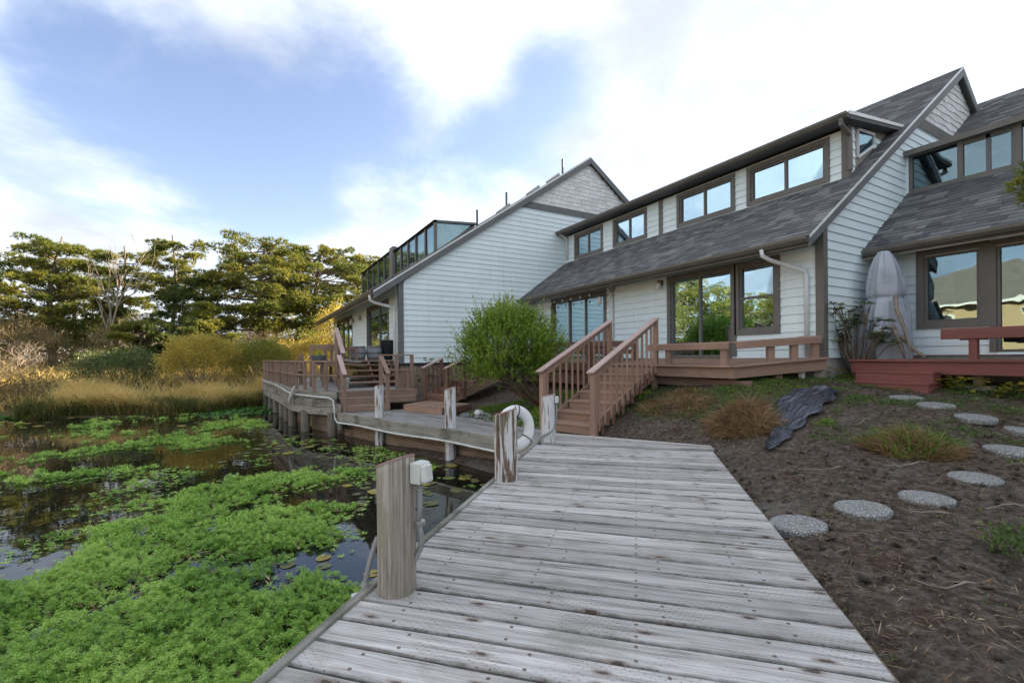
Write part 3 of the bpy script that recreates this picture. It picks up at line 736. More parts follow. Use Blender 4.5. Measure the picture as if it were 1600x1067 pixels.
mb = MB(); mb.lathe([(.05, 0), (.075, .05), (.06, .2), (.095, .22), (.095, .235), (.0, .24)], 12, (FX - .07, 10.30, 3.28)); mb.build('vent_cap', 'grey_metal', H, True)
mb = MB(); mb.box(FX - .12, FX - .045, 8.38, 8.50, 3.22, 3.36); lm = mb.build('wall_lamp', 'trim', H)
mb = MB(); mb.lathe([(.055, 0), (.06, .08), (.06, .16)], 12, (FX - .15, 8.44, 3.12)); mb.build('lamp_shade', 'white_metal', lm, True)
mb = MB(); mb.box(FX - .075, FX - .028, 4.86, 4.98, 1.60, 1.74); mb.build('outlet_box', 'grey_metal', H)
for (X, Y) in ((14.6, 6.6),): mb = MB(); mb.tube([(X, Y, zr(X)), (X, Y, zr(X) + .5)], .04, 8); mb.build('vent_pipe', 'trim', H)
mb = MB(); mb.tube([(12.3, 10.2, 6.5), (12.3, 10.2, 7.0)], .04, 8); mb.build('vent_pipe', 'trim', H)
def roofvent(parent, X, Y, zf, sl):
    mb = MB(); mb.prism([(X - .2, Y - .2, zf(X - .2) + .02), (X + .2, Y - .2, zf(X + .2) + .02), (X + .17, Y - .2, zf(X + .17) + .16), (X - .22, Y - .2, zf(X - .22) + .11)], (0, .4, 0)); mb.build('roof_vent', 'grey_metal', parent)
roofvent(H, 14.2, 8.0, zr, SL)

# ---- far house, standing forward over the grey deck
FH = thing('house', 'pale sided house standing forward over the grey pond deck, gable clad in small shingles', 'house', (4.18, 20, .5))
fFX, fEX, fEZ, fRX, fS = 4.18, 3.34, 3.50, 12.1, .688
fRZ = fEZ + fS * (fRX - fEX); fzr = lambda X: fEZ + fS * (X - fEX); fYE = 28.4; fBX = 17.5
Wfg = Wall((fFX, YF), (1, 0), (0, -1))
fgp = [(0, 1.22), (fBX - fFX, 1.22), (fBX - fFX, fRZ - und - fS * (fBX - fRX)), (fRX - fFX, fRZ - und), (0, fzr(fFX) - und)]
fw_ = backing(Wfg, FH, fgp, [])
fzb = 7.02
siding(Wfg, fw_, [(.13, 1.22), (fBX - fFX, 1.22), (fBX - fFX, fgp[2][1]), (fRX - fFX, fgp[3][1]), (.13, fgp[4][1])], [], 1.22, .175, top=fzb)
a = span(fgp, fzb); a2 = span(fgp, fzb + .26)
mb = MB(); mb.prism([Wfg.P(a[0], fzb, 0), Wfg.P(a[1], fzb, 0), Wfg.P(a2[1], fzb + .26, 0), Wfg.P(a2[0], fzb + .26, 0)], Wfg.n * .035); mb.build('gable_band', 'trim_slate', FH)
mb = MB(); mb.prism([Wfg.P(a2[0], fzb + .26, -.05), Wfg.P(a2[1], fzb + .26, -.05), Wfg.P(fRX - fFX, fgp[3][1], -.05)], Wfg.n * .04)
gp_ = mb.build('gable_panel', 'siding_shingle', FH); shingles_wall(Wfg, gp_, fgp, fzb + .26, fgp[3][1] - .05)
mb = MB(); mb.box(fFX - .04, fFX + .13, YF - .045, YF + .1, 1.2, fzr(fFX) - und); mb.build('corner_board', 'trim_slate', FH)
mb = MB(); mb.box(fFX, 11, YF - .05, YF - .02, 1.13, 1.2); mb.build('skirt_cap', 'blackish', FH)
x = fFX + .02
while x < 9.3:
    w_ = random.uniform(.12, .16); mb = MB(); mb.box(x, x + w_ - .006, YF - .02 - random.uniform(0, .008), YF + .02, .05, 1.13); mb.build('skirt_board', 'timber_brown', FH); x += w_
Wff = Wall((fFX, YF), (0, 1), (-1, 0)); fL = fYE - YF
fho = [(16.05 - YF, 19.3 - YF, 1.32, 3.34), (22.7 - YF, 26.9 - YF, 1.32, 3.34)]
ffp = [(0, 1.22), (fL, 1.22), (fL, fzr(fFX) - und), (0, fzr(fFX) - und)]
fwf = backing(Wff, FH, ffp, fho); siding(Wff, fwf, ffp, fho, 1.22, .175)
window(Wff, FH, *fho[0], split=(.40,), curtain=('curtain_beige', []), name='patio_door', sill=False)
window(Wff, FH, *fho[1], split=(.3, .62), curtain=('curtain_beige', []), name='patio_door', sill=False)
for Y in (20.6, 22.2):
    mb = MB(); mb.box(fFX - .14, fFX - .03, Y - .08, Y + .08, 3.05, 3.25); lm = mb.build('wall_lamp', 'grey_metal', FH)
    mb = MB(); mb.box(fFX - .20, fFX - .14, Y - .06, Y + .06, 2.97, 3.2); mb.build('lamp_shade', 'bulb', lm)
mb = MB(); mb.prism([(fFX, fYE - .1, -.2), (fBX, fYE - .1, -.2), (fBX, fYE - .1, fRZ - fS * (fBX - fRX) - .3), (fRX, fYE - .1, fRZ - .3), (fFX, fYE - .1, fzr(fFX) - .3)], (0, .1, 0)); mb.box(fBX - .1, fBX, YF + .1, fYE, -.2, 5); mb.box(fFX + .1, fBX, YF + .1, fYE - .1, 1.0, 1.15); mb.box(fFX + 3.5, fFX + 3.6, YF + .1, fYE - .1, 1.15, 5); mb.box(fFX + 1.0, fBX - .2, YF + .1, fYE - .1, 4.2, 4.3); mb.build('inner_walls', 'interior', FH)
fYR = YF - .13
f1 = slope_slab(FH, fEX, 5.5, fYR, fYE + .9, fzr); roof_tabs(f1, (fEX - .02, fYR - .02, fzr(fEX - .02) + .004), (0, 1, 0), fYE + .9 - fYR, (1, 0, fS), (5.5 - fEX) * math.hypot(1, fS))
f2 = slope_slab(FH, 5.5, fRX, fYR, YF + .12, fzr); slope_slab(FH, 6.9, fRX, YF + .12, fYE + .9, fzr); slope_slab(FH, fRX, fBX + .4, fYR, fYE + .9, lambda X: fRZ - fS * (X - fRX))
for (xa, xb, za, zb_) in ((fEX - .02, fRX, fzr(fEX - .02), fRZ), (fRX, fRX + 4, fRZ, fRZ - fS * 4)):
    mb = MB(); mb.prism([(xa, fYR - .025, za - .005), (xb, fYR - .025, zb_ - .005), (xb, fYR - .025, zb_ - .27), (xa, fYR - .025, za - .24)], (0, .035, 0)); mb.build('rake_board', 'trim_slate', FH)
mb = MB(); mb.prism([(fEX - .03, fYR - .035, fzr(fEX - .03) + .02), (fRX, fYR - .035, fRZ + .03), (fRX, fYR - .035, fRZ - .045), (fEX - .03, fYR - .035, fzr(fEX - .03) - .04)], (0, .012, 0)); mb.build('drip_edge', 'white_metal', FH)
gutter(FH, fEX - .02, fYR, fYE + .9, fzr(fEX) - .01)
mb = MB(); mb.prism([(fEX + .03, fYR + .02, fEZ - .15), (fFX, fYR + .02, fzr(fFX) - RT - .02), (fFX, fYR + .02, fzr(fFX) - RT - .05), (fEX + .03, fYR + .02, fEZ - .18)], (0, fYE + .85 - fYR, 0)); mb.build('soffit', 'soffit', FH)
pipe(FH, [(fEX - .08, fYR + .22, fEZ - .12), (fEX - .08, fYR + .22, fEZ - .26), (fEX + .05, fYR + .28, fEZ - .34), (fFX - .10, fYR + .46, 3.05), (fFX - .07, fYR + .48, 2.95), (fFX - .07, fYR + .48, .6)], .05)
for X, Y in ((8.3, YF + .4), (9.6, YF + .35), (10.6, YF + .4)): roofvent(FH, X, Y, fzr, fS)
for X, Y in ((8.35, YF + .25), (11.0, YF + .3), (7.15, YF + .3)): mb = MB(); mb.tube([(X, Y, fzr(X)), (X, Y, fzr(X) + .62)], .04, 8); mb.build('vent_pipe', 'trim', FH)
# glazed dormer of the far house
def glazed(parent, X, ys, zbot, ztop, Xb, trim='trim', end=True):
    fr = MB()
    for y in ys: fr.box(X - .05, X + .05, y - .045, y + .045, zbot - .05, ztop)
    fr.box(X - .06, X + .06, ys[0] - .05, ys[-1] + .05, ztop, ztop + .08); fr.box(X - .055, X + .055, ys[0], ys[-1], zbot - .06, zbot + .04)
    p = fr.build('dormer', trim, parent)
    for a, b_ in zip(ys[:-1], ys[1:]):
        m_ = MB(); m_.box(X - .008, X + .004, a + .045, b_ - .045, zbot + .04, ztop); m_.build('pane', 'glass', p)
    return p
gz_ = fzr(5.5)
d1 = glazed(FH, 5.5, [YF + .18, 15.85, 16.95, 17.95, 18.95, 19.95], gz_, 6.02, 7)
mb = MB(); mb.prism([(5.44, YF + .13, 6.1), (7.05, YF + .13, 6.22), (7.05, YF + .13, 6.14), (5.44, YF + .13, 6.02)], (0, 5.3, 0)); mb.build('dormer_roof', 'trim_slate', d1)
mb = MB(); mb.prism([(5.5, YF + .20, gz_), (5.5, YF + .20, 6.02), (6.85, YF + .20, 6.10)], (0, .012, 0)); mb.build('pane', 'glass', d1)
mb = MB(); mb.tube([(5.5, YF + .18, gz_ + .02), (6.95, YF + .18, 6.06)], .04, 6); mb.build('dormer_trim', 'trim_slate', d1)
mb = MB(); mb.box(5.40, 5.62, 20.0, 20.55, gz_ - .1, 6.3); mb.build('dormer_post', 'trim', d1)
d2 = glazed(FH, 5.5, [20.6, 21.75, 22.9, 24.1, 25.3, 26.7], gz_, 6.15, 7)
mb = MB(); mb.prism([(5.44, 20.5, 6.23), (7.05, 20.5, 6.33), (7.05, 20.5, 6.26), (5.44, 20.5, 6.15)], (0, 6.4, 0)); mb.build('dormer_roof', 'trim_slate', d2)
mb = MB(); mb.prism([(5.95, YF + .26, 5.3), (5.95, YF + .26, 6.05), (6.85, YF + .26, 6.08)], (0, 11.9, 0)); mb.build('inner_walls', 'curtain', FH)

# ---- right unit, set back, red deck in front
U3 = thing('house', 'set-back end house above the red deck, glazed strip of upper windows', 'house', (11.4, 0, 1))
uFX, uEX, uEZ, uY0, uY1 = 11.4, 10.93, 3.50, -14.0, YG - .005  # row lengthened out of view so its roof shades the boardwalk
uzr = lambda X: uEZ + SL * (X - uEX); uDX = 13.07
Wu = Wall((uFX, uY1), (0, -1), (-1, 0))      # u = uY1 - Y
uL = uY1 - uY0
uho = [(uY1 - 3.71, uY1 - 2.93, 1.98, 3.27), (uY1 - 2.72, uY1 - .9, 1.40, 3.27), (uY1 + 2.0, uY1 + 4.2, 1.4, 3.27)]
utop = uzr(uFX) - RT - .02
ufp = [(0, 1.36), (uL, 1.36), (uL, utop), (0, utop)]
uw = backing(Wu, U3, ufp, uho); siding(Wu, uw, [(0, 1.36), (6.2, 1.36), (6.2, utop), (0, utop)], uho, 1.36)
window(Wu, U3, *uho[0], casing=.12, trim='trim', sash='trim')
window(Wu, U3, *uho[1], split=(.5,), casing=.09, trim='trim', sash='trim', name='patio_door', sill=False)
window(Wu, U3, *uho[2], split=(.5,), casing=.09, trim='trim', sash='trim', name='patio_door', sill=False)
mb = MB(); Wu.slab(mb, 0, uL, .2, 1.355, -.15, -.03); mb.build('foundation', 'foundation', U3)
mb = MB(); mb.box(uFX - .05, uFX - .028, uY0, uY1 - .02, 3.40, 3.62); mb.build('frieze', 'trim', U3)
u1_ = slope_slab(U3, uEX, uDX + .02, uY0, uY1 - .01, uzr); roof_tabs(u1_, (uEX - .02, uY0, uzr(uEX - .02) + .004), (0, 1, 0), uL, upv, (uDX - uEX) * sq)
gutter(U3, uEX - .02, uY0, uY1 - .04, uzr(uEX) - .01)
mb = MB(); mb.prism([(uEX + .03, uY0, uEZ - .15), (uFX, uY0, uzr(uFX) - RT - .02), (uFX, uY0, uzr(uFX) - RT - .05), (uEX + .03, uY0, uEZ - .18)], (0, uL - .02, 0)); mb.build('soffit', 'soffit', U3)
uz0 = uzr(uDX)
du = glazed(U3, uDX, [2.02 - 2.4, .45, 1.25, 2.02, 2.80, 3.64, uY1 - .08], uz0 + .02, 5.84, 14)
for a, b_ in ((2.80, 3.64), (1.25, 2.02)):
    mb = MB(); mb.box(uDX - .03, uDX + .03, a + .045, a + .10, uz0 + .06, 5.84); mb.box(uDX - .03, uDX + .03, (a + b_) / 2 - .035, (a + b_) / 2 + .035, uz0 + .06, 5.84); mb.box(uDX - .03, uDX + .03, a + .1, b_ - .05, 5.76, 5.84)
    mb.build('sash', 'trim_slate', du)
mb = MB(); mb.box(uDX - .07, uDX + .02, uY1 - .06, uY1 - .005, uz0, 5.96); mb.build('corner_board', 'siding', U3)
uRX = 17.7; uRZ = uzr(uRX); uS2 = SL; uz2 = uzr
u2_ = slope_slab(U3, 14.2, uRX, uY0, uY1 - .01, uzr, .12); roof_tabs(u2_, (14.25, uY0, uzr(14.25) + .004), (0, 1, 0), uL, upv, (uRX - 14.25) * sq)
mb = MB(); mb.prism([(12.90, uY0, 5.93), (14.35, uY0, 5.98), (14.35, uY0, 5.88), (12.90, uY0, 5.86)], (0, uL - .02, 0)); mb.build('dormer_roof', 'roof_shingle', U3)
slope_slab(U3, uRX, 22.5, uY0, uY1 - .01, lambda X: uRZ - SL * (X - uRX))
mb = MB(); mb.box(12.86, 12.90, uY0, uY1 - .02, 5.84, 5.96); mb.build('dormer_fascia', 'trim', U3)
mb = MB(); mb.box(22, 22.1, uY0, uY1, 0, 5.3); mb.box(uFX, 22, uY0 - .1, uY0, 0, 7.5); mb.box(uFX + .1, 22, uY0, uY1 - .1, 1.1, 1.25); mb.box(15.6, 15.7, uY0, uY1 - .1, 1.25, 6.6); mb.box(uFX + 1.2, 15.6, uY0, uY1 - .1, 4.2, 4.3); mb.build('inner_walls', 'interior', U3)
roofvent(U3, 15.2, 3.55, uzr, SL)

# ------------------------------------------------------------------ near boardwalk
q2 = math.sqrt(2)
Bn = struct(link(bpy.data.objects.new('boardwalk', None), None, Matrix.Translation((2, 2, 0))))
pv = []
for k in range(6):
    r_ = random.Random(k); n = 14; V = []; Fc = []; Lp = 2.60; wq = .179; th = .038
    for i in range(n + 1):
        x = -Lp / 2 + Lp * i / n; e0 = r_.uniform(-.0018, .0018); e1 = r_.uniform(-.0018, .0018); zc = .002 * math.sin(i * .8 + k)
        V += [(x, -wq / 2 + e0, zc - th), (x, -wq / 2 + e0, zc - .011), (x, -wq / 2 + .010 + e0, zc), (x, 0, zc - .0015 + .002 * r_.random()), (x, wq / 2 - .010 + e1, zc), (x, wq / 2 + e1, zc - .011), (x, wq / 2 + e1, zc - th)]
    for i in range(n):
        for j in range(6): a = i * 7 + j; Fc.append((a, a + 7, a + 8, a + 1))
    Fc += [tuple(range(7)), tuple(range(n * 7, n * 7 + 7))[::-1]]
    pv.append(mesh('plank', V, Fc, 'plank_grey'))
edgeL, edgeR = 2.17, -1.465            # Y - X on both edges
mid = (edgeL + edgeR) / 2
q = -2.0; i = 0
while q < 7.14:
    c_ = Vector(((q * q2 - mid) / 2, (q * q2 + mid) / 2, random.uniform(-.004, .003)))
    a = R(-45) + random.uniform(-.004, .004) + max(0, q - 3) * .006
    obj('plank', pv[(i * 5 + i // 6) % 6], Bn, Matrix.Translation(c_) @ Matrix.Rotation(a + (math.pi if i % 3 == 0 else 0), 4, 'Z') @ Matrix.Rotation(random.uniform(-.006, .006), 4, 'X'))
    q += .1905; i += 1
# last boards run into the corner by the stairs
tri = [(4.04, 6.16), (5.92, 4.36), (6.10, 4.56), (4.78, 6.80)]
for k in range(4):
    a0, a1 = k / 4, (k + 1) / 4 - .02
    l0 = Vector(tri[0]).lerp(Vector(tri[3]), a0); r0 = Vector(tri[1]).lerp(Vector(tri[2]), a0); l1 = Vector(tri[0]).lerp(Vector(tri[3]), a1); r1 = Vector(tri[1]).lerp(Vector(tri[2]), a1)
    cx_, cy_ = (l0 + r0 + l1 + r1) / 4; ang = math.atan2((r0 - l0).y, (r0 - l0).x); Mi = Matrix.Translation((cx_, cy_, -.003)) @ Matrix.Rotation(ang, 4, 'Z'); inv = Mi.inverted()
    pts = [inv @ Vector((*p, -.003)) for p in (l0, r0, r1, l1)]
    mb = MB(); mb.prism([(p.x, p.y, -.036) for p in pts], (0, 0, .036)); mb.build('plank', 'plank_grey_plain', Bn, mw=Mi)
def edgept(q, off, z=0): return Vector(((q * q2 - off) / 2, (q * q2 + off) / 2, z))
bar('edge_strip', edgept(-2, edgeL + .03, -.012), edgept(7.18, edgeL + .03, -.012), .05, .06, 'timber_mossy', Bn)
bar('edge_beam', edgept(-2, edgeL - .02, -.16), edgept(7.15, edgeL - .02, -.16), .04, .22, 'timber_mossy', Bn)
bar('edge_beam', edgept(-2, edgeR - .035, -.10), edgept(7.35, edgeR - .035, -.10), .03, .165, 'timber_brown', Bn)
mb = MB(); mb.prism([edgept(-2, edgeL - .1, -.9), edgept(7.2, edgeL - .1, -.9), edgept(7.2, edgeL - .18, -.9), edgept(-2, edgeL - .18, -.9)], (0, 0, .85)); mb.build('retaining_wall', 'timber_brown', Bn)

# ------------------------------------------------------------------ middle walk along the pond
Wk = struct(link(bpy.data.objects.new('walkway', None), None, Matrix.Translation((3.6, 9, 0))))
e0, e1 = Vector((4.0, 6.17)), Vector((1.93, 12.12)); dw = (e1 - e0).normalized(); nw = Vector((dw.y, -dw.x))
f0, f1_ = Vector((4.83, 6.75)), Vector((3.75, 12.12))
nb_ = 9
for k in range(nb_):
    s0, s1 = k / nb_, (k + 1) / nb_ - .006
    a0 = e0.lerp(f0, s0); a1 = e0.lerp(f0, s1); b0 = e1.lerp(f1_, s0); b1 = e1.lerp(f1_, s1)
    Mi = Matrix.Translation((*((a0 + b0 + a1 + b1) / 4), -.002)) @ Matrix.Rotation(math.atan2(dw.y, dw.x), 4, 'Z'); inv = Mi.inverted(); zz = random.uniform(-.005, .003)
    pts = [inv @ Vector((*p, -.002)) for p in (a0, b0, b1, a1)]
    mb = MB(); mb.prism([(p.x, p.y, -.038 + zz) for p in pts], (0, 0, .038)); mb.build('plank', 'plank_walk', Wk, mw=Mi)
o_ = nw * -.03
bar('edge_beam', (*(e0 + o_), -.115), (*(e1 + o_), -.115), .05, .25, 'timber_mossy', Wk)
for k in range(3):
    zc = -.33 - k * .2; oo = nw * .30
    bar('retaining_board', (*(e0 + oo + dw * -.2), zc), (*(e1 + oo + dw * .3), zc), .05, .195, 'timber_brown', Wk)
    bar('retaining_board', (e1.x + oo.x, e1.y + .3, zc), (1.5, 14.2, zc), .05, .195, 'timber_brown', Wk)

# ------------------------------------------------------------------ posts
def post(label, x, y, r_, z0, ztop, slant, saz, mt, capmt='pink_paint', seed=0, name='mooring_post', rough=.0035):
    rr_ = random.Random(seed); T = thing(name, label, 'post', (x, y, 0), 'weathered posts along the boardwalk edge')
    n = 56; lv = [z0, z0 + .02, .0, .1, .25, .4, .55, .68, ztop - .05, ztop]; lv = sorted(set(lv)); V = []; Fc = []
    gr = [0] * n
    for _ in range(16):
        c0 = rr_.randrange(n); d_ = rr_.uniform(.3, 1.0) * rough * 1.6
        gr[c0] += d_; gr[(c0 + 1) % n] += d_ * .35
    for z in lv:
        for k in range(n):
            a = 2 * math.pi * k / n
            rad = r_ * (1 + .03 * math.sin(2 * a + seed) + .015 * math.sin(5 * a + seed * 2)) * (1 - .02 * z) - gr[k] * (.6 + .4 * math.sin(z * 3 + k))
            zz = z
            if z >= ztop - .051: zz = z + slant * (math.cos(a - saz)) * (1 if z == ztop else .9)
            V.append((x + rad * math.cos(a) + .008 * math.sin(z * 2.3 + seed), y + rad * math.sin(a), zz))
    for i in range(len(lv) - 1):
        for k in range(n): a0 = i * n + k; a1 = i * n + (k + 1) % n; Fc.append((a0, a1, a1 + n, a0 + n))
    Fc.append(tuple(range(n))[::-1]); Fc.append(tuple((len(lv) - 1) * n + k for k in range(n)))
    obj('shaft', mesh('shaft', V, Fc, mt, seed == 1), T)
    top = [Vector(V[(len(lv) - 1) * n + k]) for k in range(n)]
    mb = MB(); mb.prism([p * 1.0 + (p - Vector((x, y, p.z))) * .02 for p in top], (0, 0, .012)); mb.build('painted_top', capmt, T)
    return T
camr = -YAW    # azimuth of image right in world
P1 = post('bare tan post with a grey electrical box at its top and conduit down its side', .735, 2.71, .112, -.9, .76, 0.044, -1.086, 'post_bare', seed=1)
P2 = post('flaking white post with dark streaks, holding the white life ring', 2.47, 4.49, .128, -.9, .755, 0.04, -0.841, 'post_peeling', seed=2, rough=.012)
P3 = post('small white painted post beside the walk, opposite the wooden garden platform', 3.39, 8.40, .110, -1.1, .76, 0.033, -0.354, 'post_white', seed=3)
P4 = post('small white painted post beside the bottom step of the grey deck', 2.58, 10.80, .105, -1.1, .73, 0.016, -0.519, 'post_white', seed=4)
P5 = post('peeling white post with small electrical box at the foot of the brown stairs', 4.22, 6.20, .115, -.9, .74, 0.021, -0.858, 'post_white', seed=5)
cr = Vector((math.cos(camr), math.sin(camr), 0)); cf = Vector((math.sin(YAW), math.cos(YAW), 0))
def ebox(T, x, y, z, s, right, mtb='box_grey', lid=True):
    """electrical box: local x = image right"""
    Mi = Matrix.Translation((x, y, z)) @ Matrix.Rotation(camr + right, 4, 'Z')
    o = obj('electrical_box', cbox(s * .62, s * .85, s * 1.05, mtb, .006), T, Mi)
    if lid: obj('box_lid', cbox(s * .34, s * .72, s * .92, mtb, .02), o, Mi @ Matrix.Translation((s * .42, 0, 0)) @ Matrix.Rotation(-.12, 4, 'Y'))
    return o
pc = Vector((.735, 2.71, 0)) + cr * .155 - cf * .03
ebox(P1, pc.x, pc.y, .705, .118, -.5)
mb = MB(); g0 = pc
mb.tube([(g0.x, g0.y, .64), (g0.x, g0.y, .50), (g0.x - .01, g0.y + .005, .42)], .017, 8); pz = [Vector((g0.x - .01, g0.y + .005, .42)), Vector((g0.x + .01, g0.y + .02, .34)), Vector((g0.x + .015, g0.y + .03, .25)), Vector((g0.x - .02, g0.y + .06, .16)), Vector((g0.x - .07, g0.y + .09, .02))]
mb.tube(pz, .017, 8); mb.build('conduit', 'conduit', P1, True)
mb = MB(); mb.tube([Vector((.735, 2.71, .40)) + cr * .13 + cf * -.04, Vector((.735, 2.71, .40)) + cr * .17], .022, 8); mb.build('strap', 'grey_metal', P1)
pl_ = Vector((.735, 2.71, 0)) - cr * .15 + cf * .02
mb = MB(); mb.tube([pl_ + Vector((.05, .05, .28)), pl_ + Vector((.0, .02, .17)), pl_ + Vector((-.035, 0, .05)), pl_ + Vector((-.045, 0, -.02))], .016, 8); mb.build('conduit', 'conduit', P1, True)
mb = MB(); mb.tube([pl_ + Vector((-.036, 0, .045)), pl_ + Vector((-.045, 0, -.03))], .022, 10); mb.build('coupling', 'conduit', P1, True)
mb = MB(); mb.box(pl_.x - .11, pl_.x + .0, pl_.y - .06, pl_.y + .05, -.12, -.03); mb.build('junction_box', 'pvc', P1)
p5 = Vector((4.22, 6.20, 0)) + cr * .13 - cf * .05
ebox(P5, p5.x, p5.y, .68, .10, .0, lid=False)
mb = MB(); mb.tube([p5 + Vector((0, 0, .63)), p5 + Vector((.0, 0, .42)), p5 - cr * .015 + Vector((0, 0, .30)), p5 - cr * .06 - cf * .05 + Vector((0, 0, .20)), p5 - cr * .14 - cf * .09 + Vector((0, 0, .15)), p5 - cr * .24 - cf * .07 + Vector((0, 0, .10)), p5 - cr * .30 - cf * .04 + Vector((0, 0, .02)), p5 - cr * .32 - cf * .04 + Vector((0, 0, -.10))], .016, 8); mb.build('conduit', 'conduit', P5, True)

# life ring hanging behind the second post
Tn = 40; tn = 14; V = []; Fc = []
for i in range(Tn):
    a = 2 * math.pi * i / Tn
    for j in range(tn):
        b_ = 2 * math.pi * j / tn
        rr_ = .205 + .066 * math.cos(b_) * abs(math.cos(b_)) ** -.15 if abs(math.cos(b_)) > 1e-3 else .205
        V.append((rr_ * math.cos(a), .048 * math.sin(b_), rr_ * math.sin(a)))
for i in range(Tn):
    for j in range(tn):
        Fc.append((i * tn + j, ((i + 1) % Tn) * tn + j, ((i + 1) % Tn) * tn + (j + 1) % tn, i * tn + (j + 1) % tn))
lp = Vector((2.47, 4.49, 0)) + cf * .21 + cr * .115 + Vector((0, 0, .545))
LR = thing('life_ring', 'white life ring hanging behind the flaking post', 'life ring', lp)
Ml = Matrix.Translation(lp) @ Matrix.Rotation(camr + .62, 4, 'Z') @ Matrix.Rotation(-.08, 4, 'X')
obj('ring', mesh('ring', V, Fc, 'buoy_white', True), LR, Ml)
for a in (80, 200, 320):
    mb = MB(); mb.tube([(.205 * math.cos(R(a)) + .075 * math.cos(t_) * math.cos(R(a)), .057 * math.sin(t_), .205 * math.sin(R(a)) + .075 * math.cos(t_) * math.sin(R(a))) for t_ in np.linspace(0, 2 * math.pi, 14)], .006, 6); mb.build('rope', 'rope', LR, True, Ml)
mb = MB(); mb.tube([lp + Vector((0, 0, .26)), lp + Vector((0, 0, .235)) - cf * .05, lp + Vector((0, 0, .2)) - cf * .12], .008, 6); mb.build('hanger', 'rope', LR, True)

# white pipe along the beam
mb = MB(); pts = []
for k in range(26):
    p = e0.lerp(e1, -.01 + k / 25 * .99) + nw * -.075; pts.append((p.x, p.y, -.235 - .015 * math.sin(k * .5)))
pts += [(1.86, 12.15, -.24), (1.83, 12.35, -.16), (1.82, 12.40, .0), (1.80, 12.44, .30), (1.72, 12.6, .36), (1.35, 13.4, .37), (.98, 14.4, .38), (.9, 15.2, .40), (.82, 16.5, .44), (.68, 18.6, .46), (.5, 20.5, .47), (.38, 22.3, .48)]
mb.tube(pts, .022, 8); tag(mb.build('water_pipe', 'pvc', None, True), 'white plastic pipe fixed along the pond side of the walk beam', 'pipe')

# ------------------------------------------------------------------ brown deck with stairs
DK = thing('deck', 'brown painted timber deck with a low bench rail in front of the glass doors', 'deck', (8.5, 6.5, .9))
dkz = lambda X: 1.17 + (X - 7.6) / (9.35 - 7.6) * .14
yl = 8.15
# boards run along Y
x = 7.62; 
while x < 9.33:
    y0 = 5.28 - (x - 7.66) / (9.35 - 7.66) * .70
    bar('deck_board', (x + .068, y0, dkz(x) - .018), (x + .068, 8.9, dkz(x) - .018), .134, .036, 'deck_brown', DK); x += .14
A_, B_, C_ = Vector((7.58, 8.10, dkz(7.58))), Vector((7.62, 5.22, dkz(7.62))), Vector((9.40, 4.50, 1.315))
for p0, p1 in ((A_, B_), (B_, C_)):
    bar('edge_board', p0 + Vector((0, 0, .0)), p1 + Vector((0, 0, .0)), .14, .042, 'deck_brown', DK)
    d_ = (p1 - p0).normalized(); nn = Vector((d_.y, -d_.x, 0)); nn = nn if nn.x < 0 or nn.y < 0 else -nn
    bar('fascia', p0 - Vector((0, 0, .125)) + nn * -.02, p1 - Vector((0, 0, .125)) + nn * -.02, .04, .20, 'deck_brown', DK)
bar('beam', (7.86, 7.25, .84), (7.86, 5.02, .82), .09, .17, 'deck_faded', DK)
vpost('leg', 7.72, 7.18, .3, .96, .10, .10, 'deck_faded', DK); vpost('leg', 8.6, 4.95, .6, 1.10, .10, .10, 'timber_brown', DK); vpost('leg', 9.1, 4.80, .6, 1.16, .09, .09, 'white_metal', DK)
vpost('leg', 7.9, 5.4, .5, .95, .10, .10, 'deck_faded', DK)
# bench rail
rz = .44
ra, rb_, rc = A_ + Vector((.10, -.9, rz)), B_ + Vector((.10, .06, rz)), C_ + Vector((-.16, .10, rz - .04))
for p0, p1 in ((ra, rb_), (rb_, rc)): bar('rail', p0, p1, .24, .04, 'deck_brown', DK); d_ = (p1 - p0).normalized(); nn = Vector((d_.y, -d_.x, 0)); bar('rail_face', p0 + nn * .12 - Vector((0, 0, .06)), p1 + nn * .12 - Vector((0, 0, .06)), .035, .125, 'deck_brown', DK)
for p0, p1, fs_ in ((ra, rb_, (.26, .93)), (rb_, rc, (.42, .70, .95))):
    for f_ in fs_:
        p = p0.lerp(p1, f_); d_ = (p1 - p0).normalized(); ang = math.atan2(d_.y, d_.x); nn = Vector((d_.y, -d_.x, 0)) * .05; vpost('rail_post', p.x + nn.x, p.y + nn.y, dkz(p.x), p.z - .03, .09, .13, 'deck_brown', DK, ang + math.pi / 2)
# stairs
ST = thing('stairs', 'brown painted stairs with two baluster handrails climbing to the brown deck', 'stairs', (5.2, 6.7, 0))
s0 = Vector((5.12, 6.24, 0)); s1 = Vector((7.58, 7.08, 0)); sdir = (s1 - s0).normalized(); sn = Vector((-sdir.y, sdir.x, 0)); SW = 1.0; run = (s1 - s0).length; nr = 7; rise = 1.155 / nr; tr_ = (run - .1) / (nr - 1) * .93
sang = math.atan2(sdir.y, sdir.x)
off0 = .12
for k in range(nr):
    p = s0 + sdir * (off0 + k * tr_ - .05); z = (k + 1) * rise
    if k < nr - 1: bar('tread', p + sdir * (tr_ / 2 - .02) - sn * .0 + Vector((0, 0, z - .02)), p + sdir * (tr_ / 2 - .02) + sn * SW + Vector((0, 0, z - .02)), tr_ + .035, .04, 'deck_brown', ST)
    bar('riser', p + Vector((0, 0, z - rise / 2 - .02)), p + sn * SW + Vector((0, 0, z - rise / 2 - .02)), .03, rise - .005, 'deck_brown', ST)
